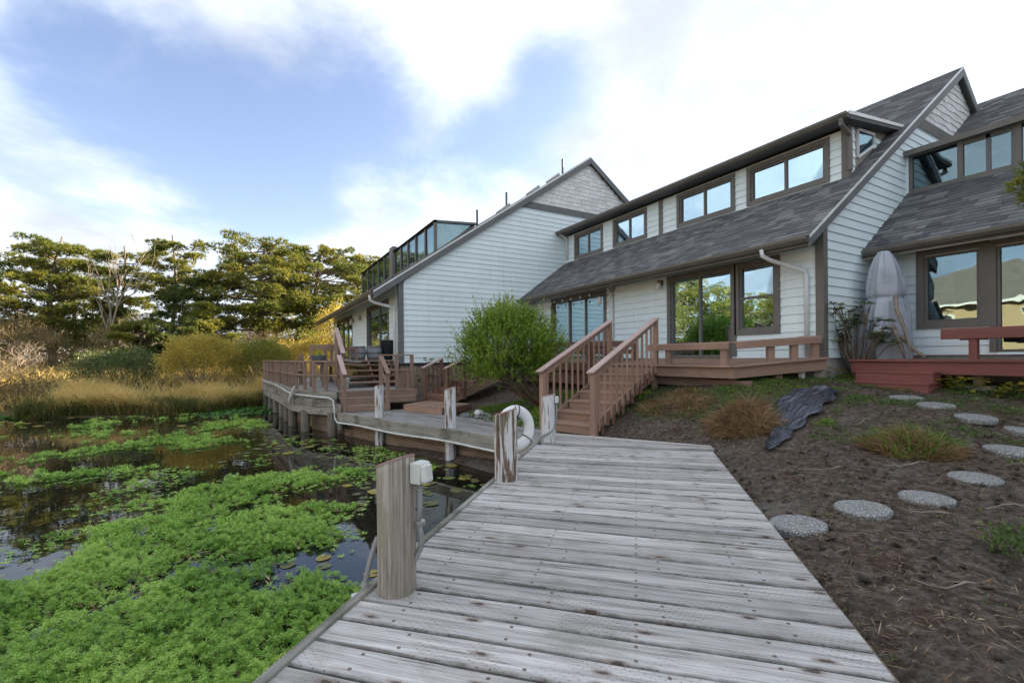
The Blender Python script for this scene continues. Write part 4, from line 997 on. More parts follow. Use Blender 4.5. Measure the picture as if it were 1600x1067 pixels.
for side in (-.02, SW + .02):
    mb = MB(); b0 = s0 + sn * side
    pts = [b0 + Vector((0, 0, -.02)), b0 + Vector((0, 0, .14)), s1 + sn * side + Vector((0, 0, 1.16)), s1 + sn * side + Vector((0, 0, .88))]
    mb.prism(pts, sn * .035); mb.build('stringer', 'deck_brown', ST)
    vo = -.04 if side < 0 else .04
    for f_, zt in ((.012, 1.08), (1.0, 2.17)):
        p = s0.lerp(s1, f_) + sn * (side + vo); vpost('newel_post', p.x, p.y, -.02 if f_ < .5 else 1.0, zt - .02, .095, .095, 'deck_brown', ST, sang)
    ha, hb = s0 + sn * (side + vo) + Vector((0, 0, 1.09)) - sdir * .10, s1 + sn * (side + vo) + Vector((0, 0, 2.20)) + sdir * .04
    bar('handrail', ha, hb, .14, .035, 'rail_pink', ST); bar('subrail', ha + Vector((0, 0, -.075)) + sdir * .12, hb + Vector((0, 0, -.075)) - sdir * .07, .035, .10, 'deck_brown', ST)
    for k in range(11):
        f_ = .075 + k * .083; p = s0.lerp(s1, f_) + sn * (side + vo * 1.2); zb_ = 1.14 * f_ - .06
        vpost('baluster', p.x, p.y, max(zb_ + .02, .0), 1.09 + 1.11 * f_ - .10, .038, .038, 'deck_brown', ST, sang)
for k in range(nr - 1):      # infill blocks along the open side
    for j in range(2):
        p = s0 + sdir * (off0 + (k + j * .5) * tr_ + .03) - sn * .05; z = (k + 1) * rise; vpost('cleat', p.x, p.y, max(z - .22, -.02), z + .02 - (.05 if j else 0), .09, .03, 'deck_dark', ST, sang)

# ------------------------------------------------------------------ dark deck of the next unit, hidden by the bush
D2 = thing('deck', 'dark brown deck with bench rails behind the big green bush', 'deck', (8.4, 11.5, .9))
x = 7.5
while x < 9.32: bar('deck_board', (x + .068, 9.0, 1.20), (x + .068, 14.3, 1.20), .134, .036, 'deck_dark', D2); x += .14
for z in (1.10,): bar('fascia', (7.46, 9.0, z), (7.46, 14.3, z), .04, .2, 'deck_dark', D2)
bar('fascia', (7.46, 8.97, 1.1), (9.3, 8.97, 1.1), .04, .2, 'deck_dark', D2)
bar('skirt', (7.52, 9.0, .8), (7.52, 14.3, .8), .03, .32, 'deck_dark', D2); bar('skirt', (7.52, 9.0, .8), (9.3, 9.0, .8), .03, .32, 'deck_dark', D2)
for x0, y0, x1, y1 in ((7.55, 9.15, 7.55, 14.2), (7.5, 9.05, 9.0, 9.05)):
    bar('rail', (x0, y0, 1.70), (x1, y1, 1.70), .05, .15, 'deck_dark', D2); bar('rail', (x0, y0, 1.50), (x1, y1, 1.50), .05, .12, 'deck_dark', D2)
    for f_ in (.02, .33, .66, .98): vpost('rail_post', x0 + (x1 - x0) * f_ + .06, y0 + (y1 - y0) * f_ + .05, 1.2, 1.74, .09, .09, 'deck_dark', D2)
for x, y in ((7.7, 9.3), (7.7, 11.6), (7.7, 14.1)): vpost('leg', x, y, .1, 1.1, .1, .1, 'deck_dark', D2)
# garden stairs with balusters going down to the walk
S2 = thing('stairs', 'dark brown garden stairs with a baluster rail left of the big bush', 'stairs', (5, 12, 0))
t0, t1 = Vector((4.62, 11.65, .17)), Vector((7.4, 12.6, 1.2)); td = Vector((t1.x - t0.x, t1.y - t0.y, 0)).normalized(); tn_ = Vector((-td.y, td.x, 0)); tl = math.hypot(t1.x - t0.x, t1.y - t0.y)
ta = math.atan2(td.y, td.x)
for k in range(6):
    p = Vector((t0.x, t0.y, 0)) + td * (k * tl / 6); z = .17 + (k + 1) * 1.03 / 6
    bar('tread', p + td * .22 + Vector((0, 0, z - .02)), p + td * .22 + tn_ * 1.0 + Vector((0, 0, z - .02)), .46, .04, 'deck_dark', S2); bar('riser', p + Vector((0, 0, z - .10)), p + tn_ * 1.0 + Vector((0, 0, z - .10)), .03, .15, 'deck_dark', S2)
for side in (0, 1.0):
    mb = MB(); b0 = Vector((t0.x, t0.y, 0)) + tn_ * side; mb.prism([b0 + Vector((0, 0, .05)), b0 + Vector((0, 0, .3)), b0 + td * tl + Vector((0, 0, 1.22)), b0 + td * tl + Vector((0, 0, .9))], tn_ * .035); mb.build('stringer', 'deck_brown', S2)
    vpost('newel_post', b0.x, b0.y, 0.02, 1.10, .09, .09, 'deck_dark', S2, ta); q_ = b0 + td * .62; vpost('newel_post', q_.x, q_.y, .2, 1.34, .09, .09, 'deck_dark', S2, ta)
    bar('handrail', b0 - td * .08 + Vector((0, 0, 1.08)), b0 + td * .66 + Vector((0, 0, 1.36)), .12, .04, 'rail_pink', S2)
    for k in range(3):
        f_ = .05 + k * .055; p = b0 + td * tl * f_; vpost('baluster', p.x, p.y, .25 + f_ * 1.0, 1.04 + f_ * .98, .04, .04, 'deck_dark', S2, ta)
PF = thing('platform', 'low brown plank platform on the walk below the garden stairs', 'platform', (4.0, 11.3, 0))
pa = [Vector((3.42, 11.68)), Vector((3.96, 10.36)), Vector((4.95, 10.85)), Vector((4.5, 12.5))]
for k in range(8):
    a0 = pa[0].lerp(pa[1], k / 8); a1 = pa[0].lerp(pa[1], (k + 1) / 8 - .012); b0 = pa[3].lerp(pa[2], k / 8); b1 = pa[3].lerp(pa[2], (k + 1) / 8 - .012)
    mb = MB(); mb.prism([(*a0, .135), (*b0, .135), (*b1, .135), (*a1, .135)][::-1], (0, 0, .035)); mb.build('deck_board', 'deck_brown', PF)
for a, b_ in zip(pa, pa[1:] + pa[:1]): bar('fascia', (*a, .065), (*b_, .065), .03, .135, 'deck_brown' if a is pa[0] else 'deck_dark', PF)

# ------------------------------------------------------------------ grey deck of the far house
GD = thing('deck', 'weathered grey pond deck on piles with a brown slatted railing', 'deck', (2, 16, 0))
gz0 = .51
ed = [Vector(p) for p in ((1.93, 12.72), (1.42, 13.5), (1.05, 14.5), (.95, 15.6), (.86, 17.2), (.7, 19.2), (.5, 21.4), (.4, 22.8))]
def edx(y):
    for a, b_ in zip(ed[:-1], ed[1:]):
        if a.y <= y <= b_.y: return a.x + (b_.x - a.x) * (y - a.y) / (b_.y - a.y)
    return ed[0].x if y < ed[0].y else ed[-1].x
y = 12.72; yy = 0
while y < 22.7:
    w_ = .19; xl = max(edx(y), edx(min(y + w_, 22.8)))
    xr = 4.10 if y > 14.75 else 4.0
    bar('deck_board', (xl, y + w_ / 2, gz0 - .02), (xr, y + w_ / 2, gz0 - .02), w_ - .008, .04, 'plank_walk', GD); y += w_
for a, b_ in zip(ed[:-1], ed[1:]):
    d_ = (b_ - a).normalized(); no = Vector((-d_.y, d_.x)) * -1; no = no if no.x < 0 else -no
    for k in range(3): bar('fascia_board', (*(a - d_ * .01), .40 - k * .215), (*(b_ + d_ * .01), .40 - k * .215), .045 + .006 * k, .205, 'timber_mossy', GD)
for k in range(3): bar('fascia_board', (1.93, 12.12, .40 - k * .215 - .30), (1.93, 12.72, .40 - k * .215 - .30), .05, .205, 'timber_mossy', GD)
for f_ in range(1, 4): bar('fascia_board', (1.93, 12.70, .40 - (f_ - 1) * .215), (1.60, 13.2, .40 - (f_ - 1) * .215), .045, .205, 'timber_mossy', GD)
for k in range(3): bar('retaining_board', (1.35, 14.2, -.33 - k * .2), (1.2, 22.5, -.33 - k * .2), .05, .195, 'timber_brown', GD)
# steps up from the walk
for k in range(3):
    bar('riser', (1.98, 12.14 + k * .29, .085 + k * .17), (3.16 + (.8 if k else .0), 12.14 + k * .29 - .1, .085 + k * .17), .035, .165, 'deck_faded', GD)
    if k < 2: bar('tread', (1.98, 12.29 + k * .29, .155 + k * .17), (3.16 + (.8 if k else .0), 12.19 + k * .29, .155 + k * .17), .32, .035, 'deck_faded', GD)
bar('riser', (3.16, 12.6, .42), (4.05, 12.5, .42), .035, .17, 'deck_faded', GD)
# railing
prev = None
allp = []
for i, (a, b_) in enumerate(zip(ed[:-1], ed[1:])):
    nseg = max(1, round((b_ - a).length / .62))
    for k in range(nseg):
        p = a.lerp(b_, k / nseg); allp.append(p)
allp.append(ed[-1]); allp = allp[1:]
for i, p in enumerate(allp):
    vpost('rail_post', p.x + .05, p.y, gz0 - .02, 1.30, .085, .11, 'deck_faded', GD)
    if i % 2 == 0 and 3 < i: vpost('rail_post', p.x + .04, p.y + .14, gz0, 1.28, .04, .10, 'deck_faded', GD)
for z, h_ in ((1.30, .045), (.92, .045)):
    for a, b_ in zip(allp[:-1], allp[1:]): bar('rail', (a.x + .05, a.y, z), (b_.x + .05, b_.y, z), .07, h_, 'deck_faded', GD)
bar('rail', (1.96, 12.72, 1.30), (allp[0].x + .05, allp[0].y, 1.30), .07, .045, 'deck_faded', GD); bar('rail', (1.96, 12.72, .92), (allp[0].x + .05, allp[0].y, .92), .07, .045, 'deck_faded', GD)
# piles
for k, (x, y) in enumerate(((1.75, 12.7), (1.22, 13.9), (1.0, 15.3), (.93, 16.6), (.85, 17.8), (.72, 19.3), (.6, 20.6), (.45, 22.2))):
    mb = MB(); mb.tube([(x + .06, y, -1.4), (x + .06, y, -.05)], .12, 14); mb.build('pile', 'pile', GD, True)
# stair handrails
for x, ys, zt in ((2.02, 12.12, 0), (3.10, 12.05, 0)):
    vpost('newel_post', x, ys, -.28 if x < 2.5 else 0, .94, .09, .09, 'deck_faded', GD); vpost('newel_post', x, ys + .72, .0, 1.42, .09, .09, 'deck_faded', GD)
    bar('handrail', (x, ys - .10, .96), (x, ys + .76, 1.46), .12, .04, 'rail_pink' if x < 2.5 else 'deck_faded', GD); bar('subrail', (x, ys, .66), (x, ys + .72, 1.06), .04, .09, 'deck_faded', GD)
# short fence to the right of the steps
for x in (3.10, 3.55, 3.98): vpost('fence_post', x, 12.78, .1, 1.44, .09, .09, 'deck_faded', GD)
bar('rail', (3.05, 12.78, 1.46), (4.03, 12.78, 1.46), .09, .04, 'deck_faded', GD); bar('rail', (3.1, 12.78, 1.04), (4.0, 12.78, 1.04), .05, .06, 'deck_faded', GD)
x = 3.62
for k in range(3): vpost('fence_board', 3.64 + k * .125, 12.82, .15, .98, .115, .02, 'deck_faded', GD)
# upper landing by the doors with open steps
UL = thing('landing', 'raised timber landing with four open steps by the far glass doors', 'landing', (3.2, 16, .5))
for k in range(4):
    z = .66 + k * .17; yy = 13.95 + k * .27
    bar('tread', (2.35, yy, z), (3.95 + .02 * k, yy, z), .25, .05, 'deck_dark' if k % 2 else 'deck_faded', UL)
for x in (2.42, 3.2, 3.85):
    mb = MB(); mb.prism([(x, 13.85, .5), (x, 15.1, .5), (x, 15.1, 1.28), (x, 14.9, 1.28)], (.05, 0, 0)); mb.build('stringer', 'deck_dark', UL)
y = 15.0
while y < 20.5: bar('deck_board', (2.35, y + .07, 1.30), (4.12, y + .07, 1.30), .135, .036, 'deck_faded', UL); y += .143
bar('fascia', (2.33, 15.0, 1.2), (2.33, 20.5, 1.2), .04, .18, 'deck_faded', UL)
for y in (15.2, 17.8, 20.3): vpost('leg', 2.5, y, .5, 1.2, .1, .1, 'deck_dark', UL)
for y in (14.0, 15.0): vpost('newel_post', 2.28, y, .5, 1.56 if y < 14.5 else 2.28, .095, .11, 'deck_faded', UL)
bar('handrail', (2.28, 13.80, 1.52), (2.28, 15.06, 2.32), .13, .04, 'rail_pink', UL); bar('subrail', (2.28, 14.0, .95), (2.28, 15.0, 1.6), .04, .1, 'deck_faded', UL)
bar('bench_rail', (1.55, 15.4, 1.72), (2.30, 15.2, 1.76), .05, .15, 'deck_faded', UL); bar('bench_rail', (2.32, 15.1, 1.72), (2.32, 18.5, 1.72), .05, .14, 'deck_faded', UL); bar('bench_rail', (2.32, 15.15, 1.66), (3.0, 15.15, 1.66), .05, .12, 'deck_dark', UL)
for x, y in ((1.6, 15.4), (2.0, 15.3), (2.36, 16.6), (2.36, 18.3), (2.9, 15.15)): vpost('rail_post', x, y, .5 if x < 2.2 else 1.3, 1.68, .09, .09, 'deck_faded', UL)

def barrel(x, y, z, label):
    T = thing('barrel', label, 'barrel', (x, y, z), 'half barrels on the far landing'); mb = MB(); mb.lathe([(.20, 0), (.235, .10), (.25, .22), (.245, .34), (.215, .45), (.19, .455), (.19, .40)], 22, (x, y, z)); mb.build('body', 'barrel_wood', T, True)
    for zz, r_ in ((.06, .226), (.21, .253), (.40, .233)): mb = MB(); mb.lathe([(r_, 0), (r_ + .006, 0), (r_ + .006, .03), (r_, .03)], 22, (x, y, z + zz)); mb.build('hoop', 'barrel_hoop', T, True)
barrel(3.0, 15.35, 1.32, 'grey half barrel on the far landing beside the rail'); barrel(3.5, 15.3, 1.32, 'grey half barrel on the far landing next to the dark bin')
mb = MB(); mb.lathe([(.17, 0), (.22, .60), (.245, .62), (.245, .66), (.21, .66), (.17, .2)], 20, (3.92, 15.28, 1.32)); tag(mb.build('bin', 'bin_plastic', None, True), 'tall dark plastic bin on the far landing by the downspout', 'bin')
# planter, stool-like bucket, plant on the far railing
PT = thing('planter', 'round grey planter of green leaves on the far deck behind the railing', 'planter', (1.72, 14.6, 1.28))
mb = MB(); mb.lathe([(.14, 0), (.22, .24), (.23, .26), (.20, .26), (.17, .18)], 18, (1.72, 14.6, 1.22)); mb.build('pot', 'terracotta', PT, True)
vpost('stand_leg', 1.60, 14.5, .5, 1.22, .06, .06, 'deck_faded', PT); vpost('stand_leg', 1.84, 14.7, .5, 1.22, .06, .06, 'deck_faded', PT)
BS = thing('bench', 'brown timber bench standing on the far grey deck', 'bench', (1.5, 16.5, .5))
bar('seat', (1.25, 16.5, .98), (1.35, 18.3, .98), .40, .05, 'deck_faded', BS); bar('backrest', (1.45, 16.5, 1.45), (1.55, 18.3, 1.45), .05, .22, 'deck_faded', BS)
for x, y in ((1.2, 16.7), (1.45, 16.7), (1.25, 18.1), (1.5, 18.1)): vpost('leg', x, y, .5, 1.5 if x > 1.4 else .96, .08, .08, 'deck_faded', BS)
BK = thing('bucket', 'white bucket on the far grey deck behind the stair rail', 'bucket', (2.25, 13.5, .51)); mb = MB(); mb.lathe([(.12, 0), (.15, .30), (.16, .31), (.14, .31), (.11, .1)], 16, (2.25, 13.5, .512)); mb.build('body', 'white_paint', BK, True)
mb = MB(); mb.tube([(2.1, 13.5, .80), (2.12, 13.42, .70), (2.25, 13.34, .66), (2.38, 13.42, .70), (2.40, 13.5, .8)], .005, 6); mb.build('handle', 'grey_metal', BK)
FS = thing('fender', 'slim white float hanging on the corner of the grey pond deck', 'float', (.93, 14.75, .3)); mb = MB(); c0 = Vector((.92, 14.62, .12)); c1 = Vector((1.02, 14.0, .62)); mb.tube([c0, c0.lerp(c1, .08), c0.lerp(c1, .3), c0.lerp(c1, .7), c0.lerp(c1, .92), c1], [.01, .035, .055, .055, .03, .01], 12); mb.build('body', 'white_paint', FS, True)

# ------------------------------------------------------------------ red deck
RD = thing('deck', 'red painted deck with two wide steps and a bench rail', 'deck', (10.4, 2.5, 1))
x = 9.93
while x < 11.25: bar('deck_board', (x + .068, -3.2, 1.255), (x + .068, 4.30, 1.255), .134, .036, 'deck_red', RD); x += .14
bar('edge_board', (9.92, -3.2, 1.262), (9.92, 4.36, 1.262), .12, .045, 'deck_red', RD); bar('fascia', (9.93, -3.2, 1.13), (9.93, 4.33, 1.13), .04, .20, 'deck_red', RD); bar('fascia', (9.93, 4.32, 1.13), (11.2, 4.32, 1.13), .04, .2, 'deck_red', RD)
for k, (xa, z, hh) in enumerate(((9.60, 1.06, .17), (9.30, .89, .17))):
    ya, yb = (4.13, 3.02) if k == 0 else (4.02, 2.98)
    bar('tread', (xa + .15, ya, z), (xa + .15, yb, z), .33, .04, 'deck_red', RD); bar('riser', (xa + .012, ya - .01, z - .09), (xa + .012, yb + .01, z - .09), .03, .16, 'deck_red', RD)
    for y in (ya - .02, yb + .02): bar('stringer', (xa + .02, y, z - .10), (9.92, y, z - .10), .03, .15, 'deck_red', RD)
bar('sill', (9.40, 3.9, .73), (9.40, 3.05, .73), .2, .05, 'timber_brown', RD)
bar('rail', (10.0, 3.02, 1.76), (10.0, -3.0, 1.76), .22, .045, 'deck_red', RD); bar('rail_face', (9.90, 3.02, 1.685), (9.90, -3.0, 1.685), .035, .15, 'deck_red', RD)
for y in (2.64, .9, -1): vpost('rail_post', 9.97, y, 1.27, 1.70, .12, .10, 'deck_red', RD); bar('bracket', (9.97, y + .16, 1.61), (9.97, y - .16, 1.61), .09, .04, 'deck_red', RD)
for y in (4.1, 2.62, .8): vpost('leg', 10.12, y, .75, 1.05, .12, .12, 'timber_brown', RD); mb = MB(); mb.prism([(9.97, y - .16, .70), (10.27, y - .16, .70), (10.27, y + .16, .70), (9.97, y + .16, .70)][::-1], (0, 0, .16)); mb.build('pier_block', 'foundation', RD)

# ------------------------------------------------------------------ stepping stones
STN = [((3.863, 2.08, .03), 'round stepping stone touching the boardwalk edge, first of the path'), ((4.533, 1.901, .06), 'round stepping stone, second from the boardwalk'), ((5.323, 1.734, .10), 'round stepping stone, third from the boardwalk'), ((6.179, 1.639, .18), 'round stepping stone, fourth from the boardwalk'), ((7.161, 1.619, .33), 'round stepping stone, fifth from the boardwalk'), ((7.936, 1.729, .48), 'round stepping stone, sixth from the boardwalk'), ((7.961, 2.095, .60), 'round stepping stone, third from the red steps'), ((8.235, 2.572, .69), 'round stepping stone, second from the red steps'), ((8.552, 3.018, .75), 'round stepping stone next to the red steps')]
STN[5] = ((8.02, 1.66, .48), STN[5][1])
V = []; n = 40; Fc = []
for i, (rr_, z) in enumerate(((.196, -.05), (.203, -.01), (.202, .0), (.193, .009))):
    for k in range(n):
        a = 2 * math.pi * k / n; j = 1 + .012 * math.sin(3 * a) + .008 * math.sin(7 * a + 1) + random.uniform(-.006, .006); V.append((rr_ * j * math.cos(a), rr_ * j * math.sin(a), z))
for i in range(3):
    for k in range(n): Fc.append((i * n + k, i * n + (k + 1) % n, (i + 1) * n + (k + 1) % n, (i + 1) * n + k))
Fc.append(tuple(3 * n + k for k in range(n)))
sm = mesh('stepping_stone', V, Fc, 'stone_aggregate')
for i, ((x, y, z), lb) in enumerate(STN):
    h_ = g1(x, y); dx = g1(x + .2, y) - g1(x - .2, y); dy = g1(x, y + .2) - g1(x, y - .2)
    o = obj('stepping_stone', sm, None, Matrix.Translation((x, y, max(z - .03, h_ + .006 + .010 * (i % 3)))) @ Matrix.Rotation(max(-.12, min(.12, -dx / .4)) * .6, 4, 'Y') @ Matrix.Rotation(max(-.12, min(.12, dy / .4)) * .6, 4, 'X') @ Matrix.Rotation(i * 1.3, 4, 'Z') @ Matrix.Diagonal((1 + .03 * math.sin(i * 2.1), 1 + .03 * math.cos(i * 3.7), 1, 1)))
    tag(o, lb, 'stepping stone', 'round stepping stones from the boardwalk to the red steps')


# ------------------------------------------------------------------ plants
def unit(a): return a / np.maximum(np.linalg.norm(a, axis=-1, keepdims=True), 1e-9)
def rdir(n, up=0.0): return unit(rng.normal(size=(n, 3)) + np.array([0, 0, up]))
def leaves(C, D, L_, W_, roll=None):
    n = len(C); L_ = np.broadcast_to(L_, (n,))[:, None]; W_ = np.broadcast_to(W_, (n,))[:, None]
    s_ = unit(np.cross(D, rdir(n) if roll is None else roll)); u_ = np.cross(s_, D)
    V = np.stack([C, C + D * L_ * .45 + s_ * W_ / 2 + u_ * W_ * .12, C + D * L_, C + D * L_ * .45 - s_ * W_ / 2 + u_ * W_ * .12], 1).reshape(-1, 3)
    return V, np.arange(4 * n).reshape(n, 4)
def spikes(C, D, L_, W_):
    n = len(C); L_ = np.broadcast_to(L_, (n,))[:, None]; W_ = np.broadcast_to(W_, (n,))[:, None]
    s_ = unit(np.cross(D, rdir(n)))
    return np.stack([C - s_ * W_ / 2, C + s_ * W_ / 2, C + D * L_], 1).reshape(-1, 3), np.arange(3 * n).reshape(n, 3)
def bent(C, D, L_, W_, droop):
    """grass blades of two quads as one strip: 6 vertices, 2 quads, the last nearly a point"""
    n = len(C); L_ = np.broadcast_to(L_, (n,))[:, None]; W_ = np.broadcast_to(W_, (n,))[:, None]; dr = np.broadcast_to(droop, (n,))[:, None]
    h = D * np.array([1, 1, 0]); h = unit(h + 1e-6); s_ = unit(np.cross(D, rdir(n)))
    m_ = C + D * L_ * .55; t_ = m_ + unit(D + h * dr - np.array([0, 0, 1]) * dr * .55) * L_ * .45
    V = np.stack([C - s_ * W_ / 2, C + s_ * W_ / 2, m_ - s_ * W_ * .4, m_ + s_ * W_ * .4, t_ - s_ * W_ * .05, t_ + s_ * W_ * .05], 1).reshape(-1, 3)
    b_ = np.arange(n)[:, None] * 6
    return V, np.concatenate([b_ + np.array([[0, 1, 3, 2]]), b_ + np.array([[2, 3, 5, 4]])], 0)
def cat(parts):
    Vs = []; Fs = []; k = 0
    for V, F_ in parts: Vs.append(V); Fs.append(F_ + k); k += len(V)
    return np.concatenate(Vs), np.concatenate(Fs)

def pine(label, x, y, H_, Rr, seed, lo=.3, lean=(0, 0), npad=46, tr=.16, mt='pine_needles', flat=.55, group='pines beyond the pond', barkm='bark', tuft=84, umbrella=.5, padr=(.55, 1.0), sub=None, ns_=1.0):
    r_ = random.Random(seed); z0 = g1(x, y) - .1 if sub is None else sub
    T = thing('pine_tree', label, 'tree', (x, y, z0), group)
    mb = MB(); n = 9; path = []; ph = r_.uniform(0, 6)
    for i in range(n + 1):
        f_ = i / n; path.append(Vector((x + lean[0] * f_ ** 1.3 + .18 * math.sin(f_ * 5 + ph), y + lean[1] * f_ ** 1.3 + .18 * math.cos(f_ * 4 + ph), z0 + H_ * .96 * f_)))
    mb.tube(path, [tr * (1 - .85 * i / n) + .012 for i in range(n + 1)], 8)
    Cs = []; Ds = []
    for k in range(npad):
        f_ = lo + (1 - lo) * ((k + r_.random()) / npad)
        prof = (1 - abs((f_ - lo) / (1 - lo) - umbrella) ** 1.6 * 1.3); prof = max(.22, min(1, prof))
        az = k * 2.399 + r_.uniform(-.5, .5); rad = Rr * prof * r_.uniform(.35, 1.0)
        ft = max(lo * .6, f_ - r_.uniform(.03, .12)); i0 = min(int(ft * n), n - 1); b0 = path[i0].lerp(path[i0 + 1], ft * n - i0)
        cc = path[min(int(f_ * n), n)] + Vector((math.cos(az) * rad, math.sin(az) * rad, r_.uniform(-.25, .4)))
        md = b0.lerp(cc, .5) + Vector((r_.uniform(-.15, .15), r_.uniform(-.15, .15), r_.uniform(-.25, .05)))
        mb.tube([b0, md, cc], [tr * .38 * (1 - .6 * f_), tr * .24 * (1 - .5 * f_), .012], 5, False)
        pr = r_.uniform(*padr) * (1 - .25 * f_)
        for j in range(4):
            sb = cc + Vector((r_.uniform(-1, 1), r_.uniform(-1, 1), r_.uniform(-.15, .3))) * pr * .85; mb.tube([cc.lerp(md, .3), sb], [.018, .006], 4, False)
            m_ = tuft // 2; d_ = unit(rng.normal(size=(m_, 3)) + np.array([0, 0, .45])); rp = pr * r_.uniform(.42, .70)
            Cs.append(np.array(sb) + d_ * rp * np.array([1, 1, flat]) * rng.uniform(.55, 1.0, (m_, 1))); Ds.append(unit(d_ * np.array([1, 1, .8]) + np.array([0, 0, .35])))
    mb.build('trunk', barkm, T, True)
    C = np.concatenate(Cs); D = np.concatenate(Ds); kk = 7
    C2 = np.repeat(C, kk, 0); D2_ = unit(np.repeat(D, kk, 0) + rng.normal(size=(len(C) * kk, 3)) * .38)
    V, F_ = spikes(C2, D2_, rng.uniform(.13, .26, len(C2)) * ns_, rng.uniform(.026, .045, len(C2)) * ns_ ** 1.5)
    obj('crown', npmesh('crown', V, F_, mt), T)
    return T
pine('broad lit pine with layered pads, left of the pale bare tree', -10.5, 37.1, 8.6, 2.6, 3, .22, (.6, 0), 66, .20)
pine('dense pine at the left end of the tree line behind the brown brush', -13.6, 38.0, 7.0, 2.3, 4, .2, (-.3, 0), 48, .17)
pine('pine growing directly behind the pale bare tree', -7.9, 40.2, 9.0, 2.2, 5, .35, (.2, .2), 50, .18)
pine('tall slender pine with a flat top on a long bare trunk', -4.8, 38.4, 9.7, 2.1, 6, .52, (.2, 0), 34, .17, umbrella=.75, mt='pine_needles', flat=.5)
pine('dark pine between the slender pine and the large spreading pine', -2.9, 35.8, 6.9, 2.1, 7, .25, (.3, 0), 48, .17, mt='pine_needles_dark')
pine('large spreading pine with heavy twisted limbs behind the hedge', .4, 34.8, 9.3, 3.6, 8, .34, (.5, 0), 78, .34, umbrella=.62, padr=(.7, 1.2))
pine('large dense pine reaching towards the far roof', 4.0, 36.0, 9.6, 3.4, 9, .28, (.3, 0), 80, .30, umbrella=.55, padr=(.7, 1.2))
pine('pine behind the far roof, crown above the glazed dormer', 7.6, 39.6, 10.0, 2.7, 10, .35, (.2, 0), 54, .24, padr=(.6, 1.1))
pine('small young pine with bright green tips below the slender pine', -5.4, 33.0, 3.5, 1.3, 11, .15, (0, 0), 26, .09, padr=(.35, .6))
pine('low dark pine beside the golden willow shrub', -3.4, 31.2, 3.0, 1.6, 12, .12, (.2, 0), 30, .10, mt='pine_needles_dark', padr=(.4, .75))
pine('small leaning pine behind the golden willow shrub', -1.6, 32.6, 4.4, 1.4, 13, .2, (-.5, 0), 26, .10, padr=(.4, .7))
pine('pine far behind, seen between the two large trees', 1.8, 47, 10.4, 3.0, 14, .25, (0, 0), 50, .2, padr=(.7, 1.2))
pine('pine far behind the pale bare tree, lower crown', -12.0, 47, 8.6, 3.0, 15, .2, (0, 0), 46, .2, padr=(.7, 1.2))
for k, (x, y, h_, rr_, lb) in enumerate(((-17.5, 30.0, 8.4, 2.6, 'lit pine on the pond bank left of the reddish brush'), (-20.5, 33.0, 9.2, 2.8, 'tall pine behind the left pond bank'), (-22.5, 28.5, 8.0, 2.6, 'spreading pine on the left pond bank'), (-18.5, 25.5, 6.8, 2.2, 'short pine close to the left pond bank'), (-25.5, 33.5, 9.6, 2.9, 'tall pine at the back of the left bank'), (-22.0, 23.5, 7.4, 2.4, 'pine at the bend of the left bank'))):
    pine(lb, x, y, h_, rr_, 70 + k, .14, (.3, 0), 64, .2, padr=(.75, 1.25), tuft=38)
pine('slim pine standing beside the stepping stones, one branch against the upper glazing', 8.95, .80, 3.75, 1.0, 16, .68, (0, .1), 34, .09, mt='pine_needles', padr=(.22, .40), group=None, tuft=70, ns_=.42)

def baretree(name, label, x, y, H_, seed, mt, spread=.55, r0=.16, lean=(.0, 0), depth=4, sub=None, catg='tree', twig=True, group=None):
    r_ = random.Random(seed); z0 = g1(x, y) - .05; T = thing(name, label, catg, (x, y, z0), group); mt_ = MB(); mk = MB()
    def grow(p, d, L_, rad, lev):
        pts = [p]; q_ = p
        for i in range(3):
            d = (d + Vector((r_.uniform(-.2, .2), r_.uniform(-.2, .2), r_.uniform(-.05, .18)))).normalized(); q_ = q_ + d * L_ / 3; pts.append(q_)
        (mt_ if lev < 1 else mk).tube(pts, [rad, rad * .86, rad * .74, rad * .6], 7 if lev < 2 else 4, False)
        if lev < depth:
            for k in range(r_.choice([2, 3, 3]) if lev else 4):
                a = r_.uniform(0, 6.28); dd = (d + Vector((math.cos(a), math.sin(a), r_.uniform(-.1, .3))) * spread).normalized()
                st_ = pts[r_.choice([1, 2, 3])] if lev else pts[r_.choice([2, 3])]
                grow(st_, dd, L_ * r_.uniform(.55, .8), rad * .55, lev + 1)
    grow(Vector((x, y, z0)), Vector((lean[0], lean[1], 1)).normalized(), H_ * .42, r0, 0)
    mt_.build('trunk', mt, T, True); mk.build('branches', mt, T, True)
    return T
baretree('bare_tree', 'pale leafless tree with forked white limbs among the pines', -7.4, 34.2, 7.6, 21, 'bark_pale', .26, .095, (.28, 0), 4)
baretree('bare_tree', 'thin grey dead trunk right of the pale bare tree', -6.0, 36, 4.6, 23, 'bark_pale', .4, .07, (.02, 0), 2)
for k, (x, y, lb) in enumerate(((-9.8, 27.4, 'grey tangle of fallen dead branches at the left water edge'), (-8.2, 26.6, 'grey tangle of dead branches left of the golden reeds'), (-11.5, 28.4, 'bare grey brushwood under the layered pine'))):
    baretree('dead_branches', lb, x, y, 2.6, 31 + k, 'driftwood', 1.1, .045, (1.6 - 1.4 * k, -.8), 5, catg='branches')

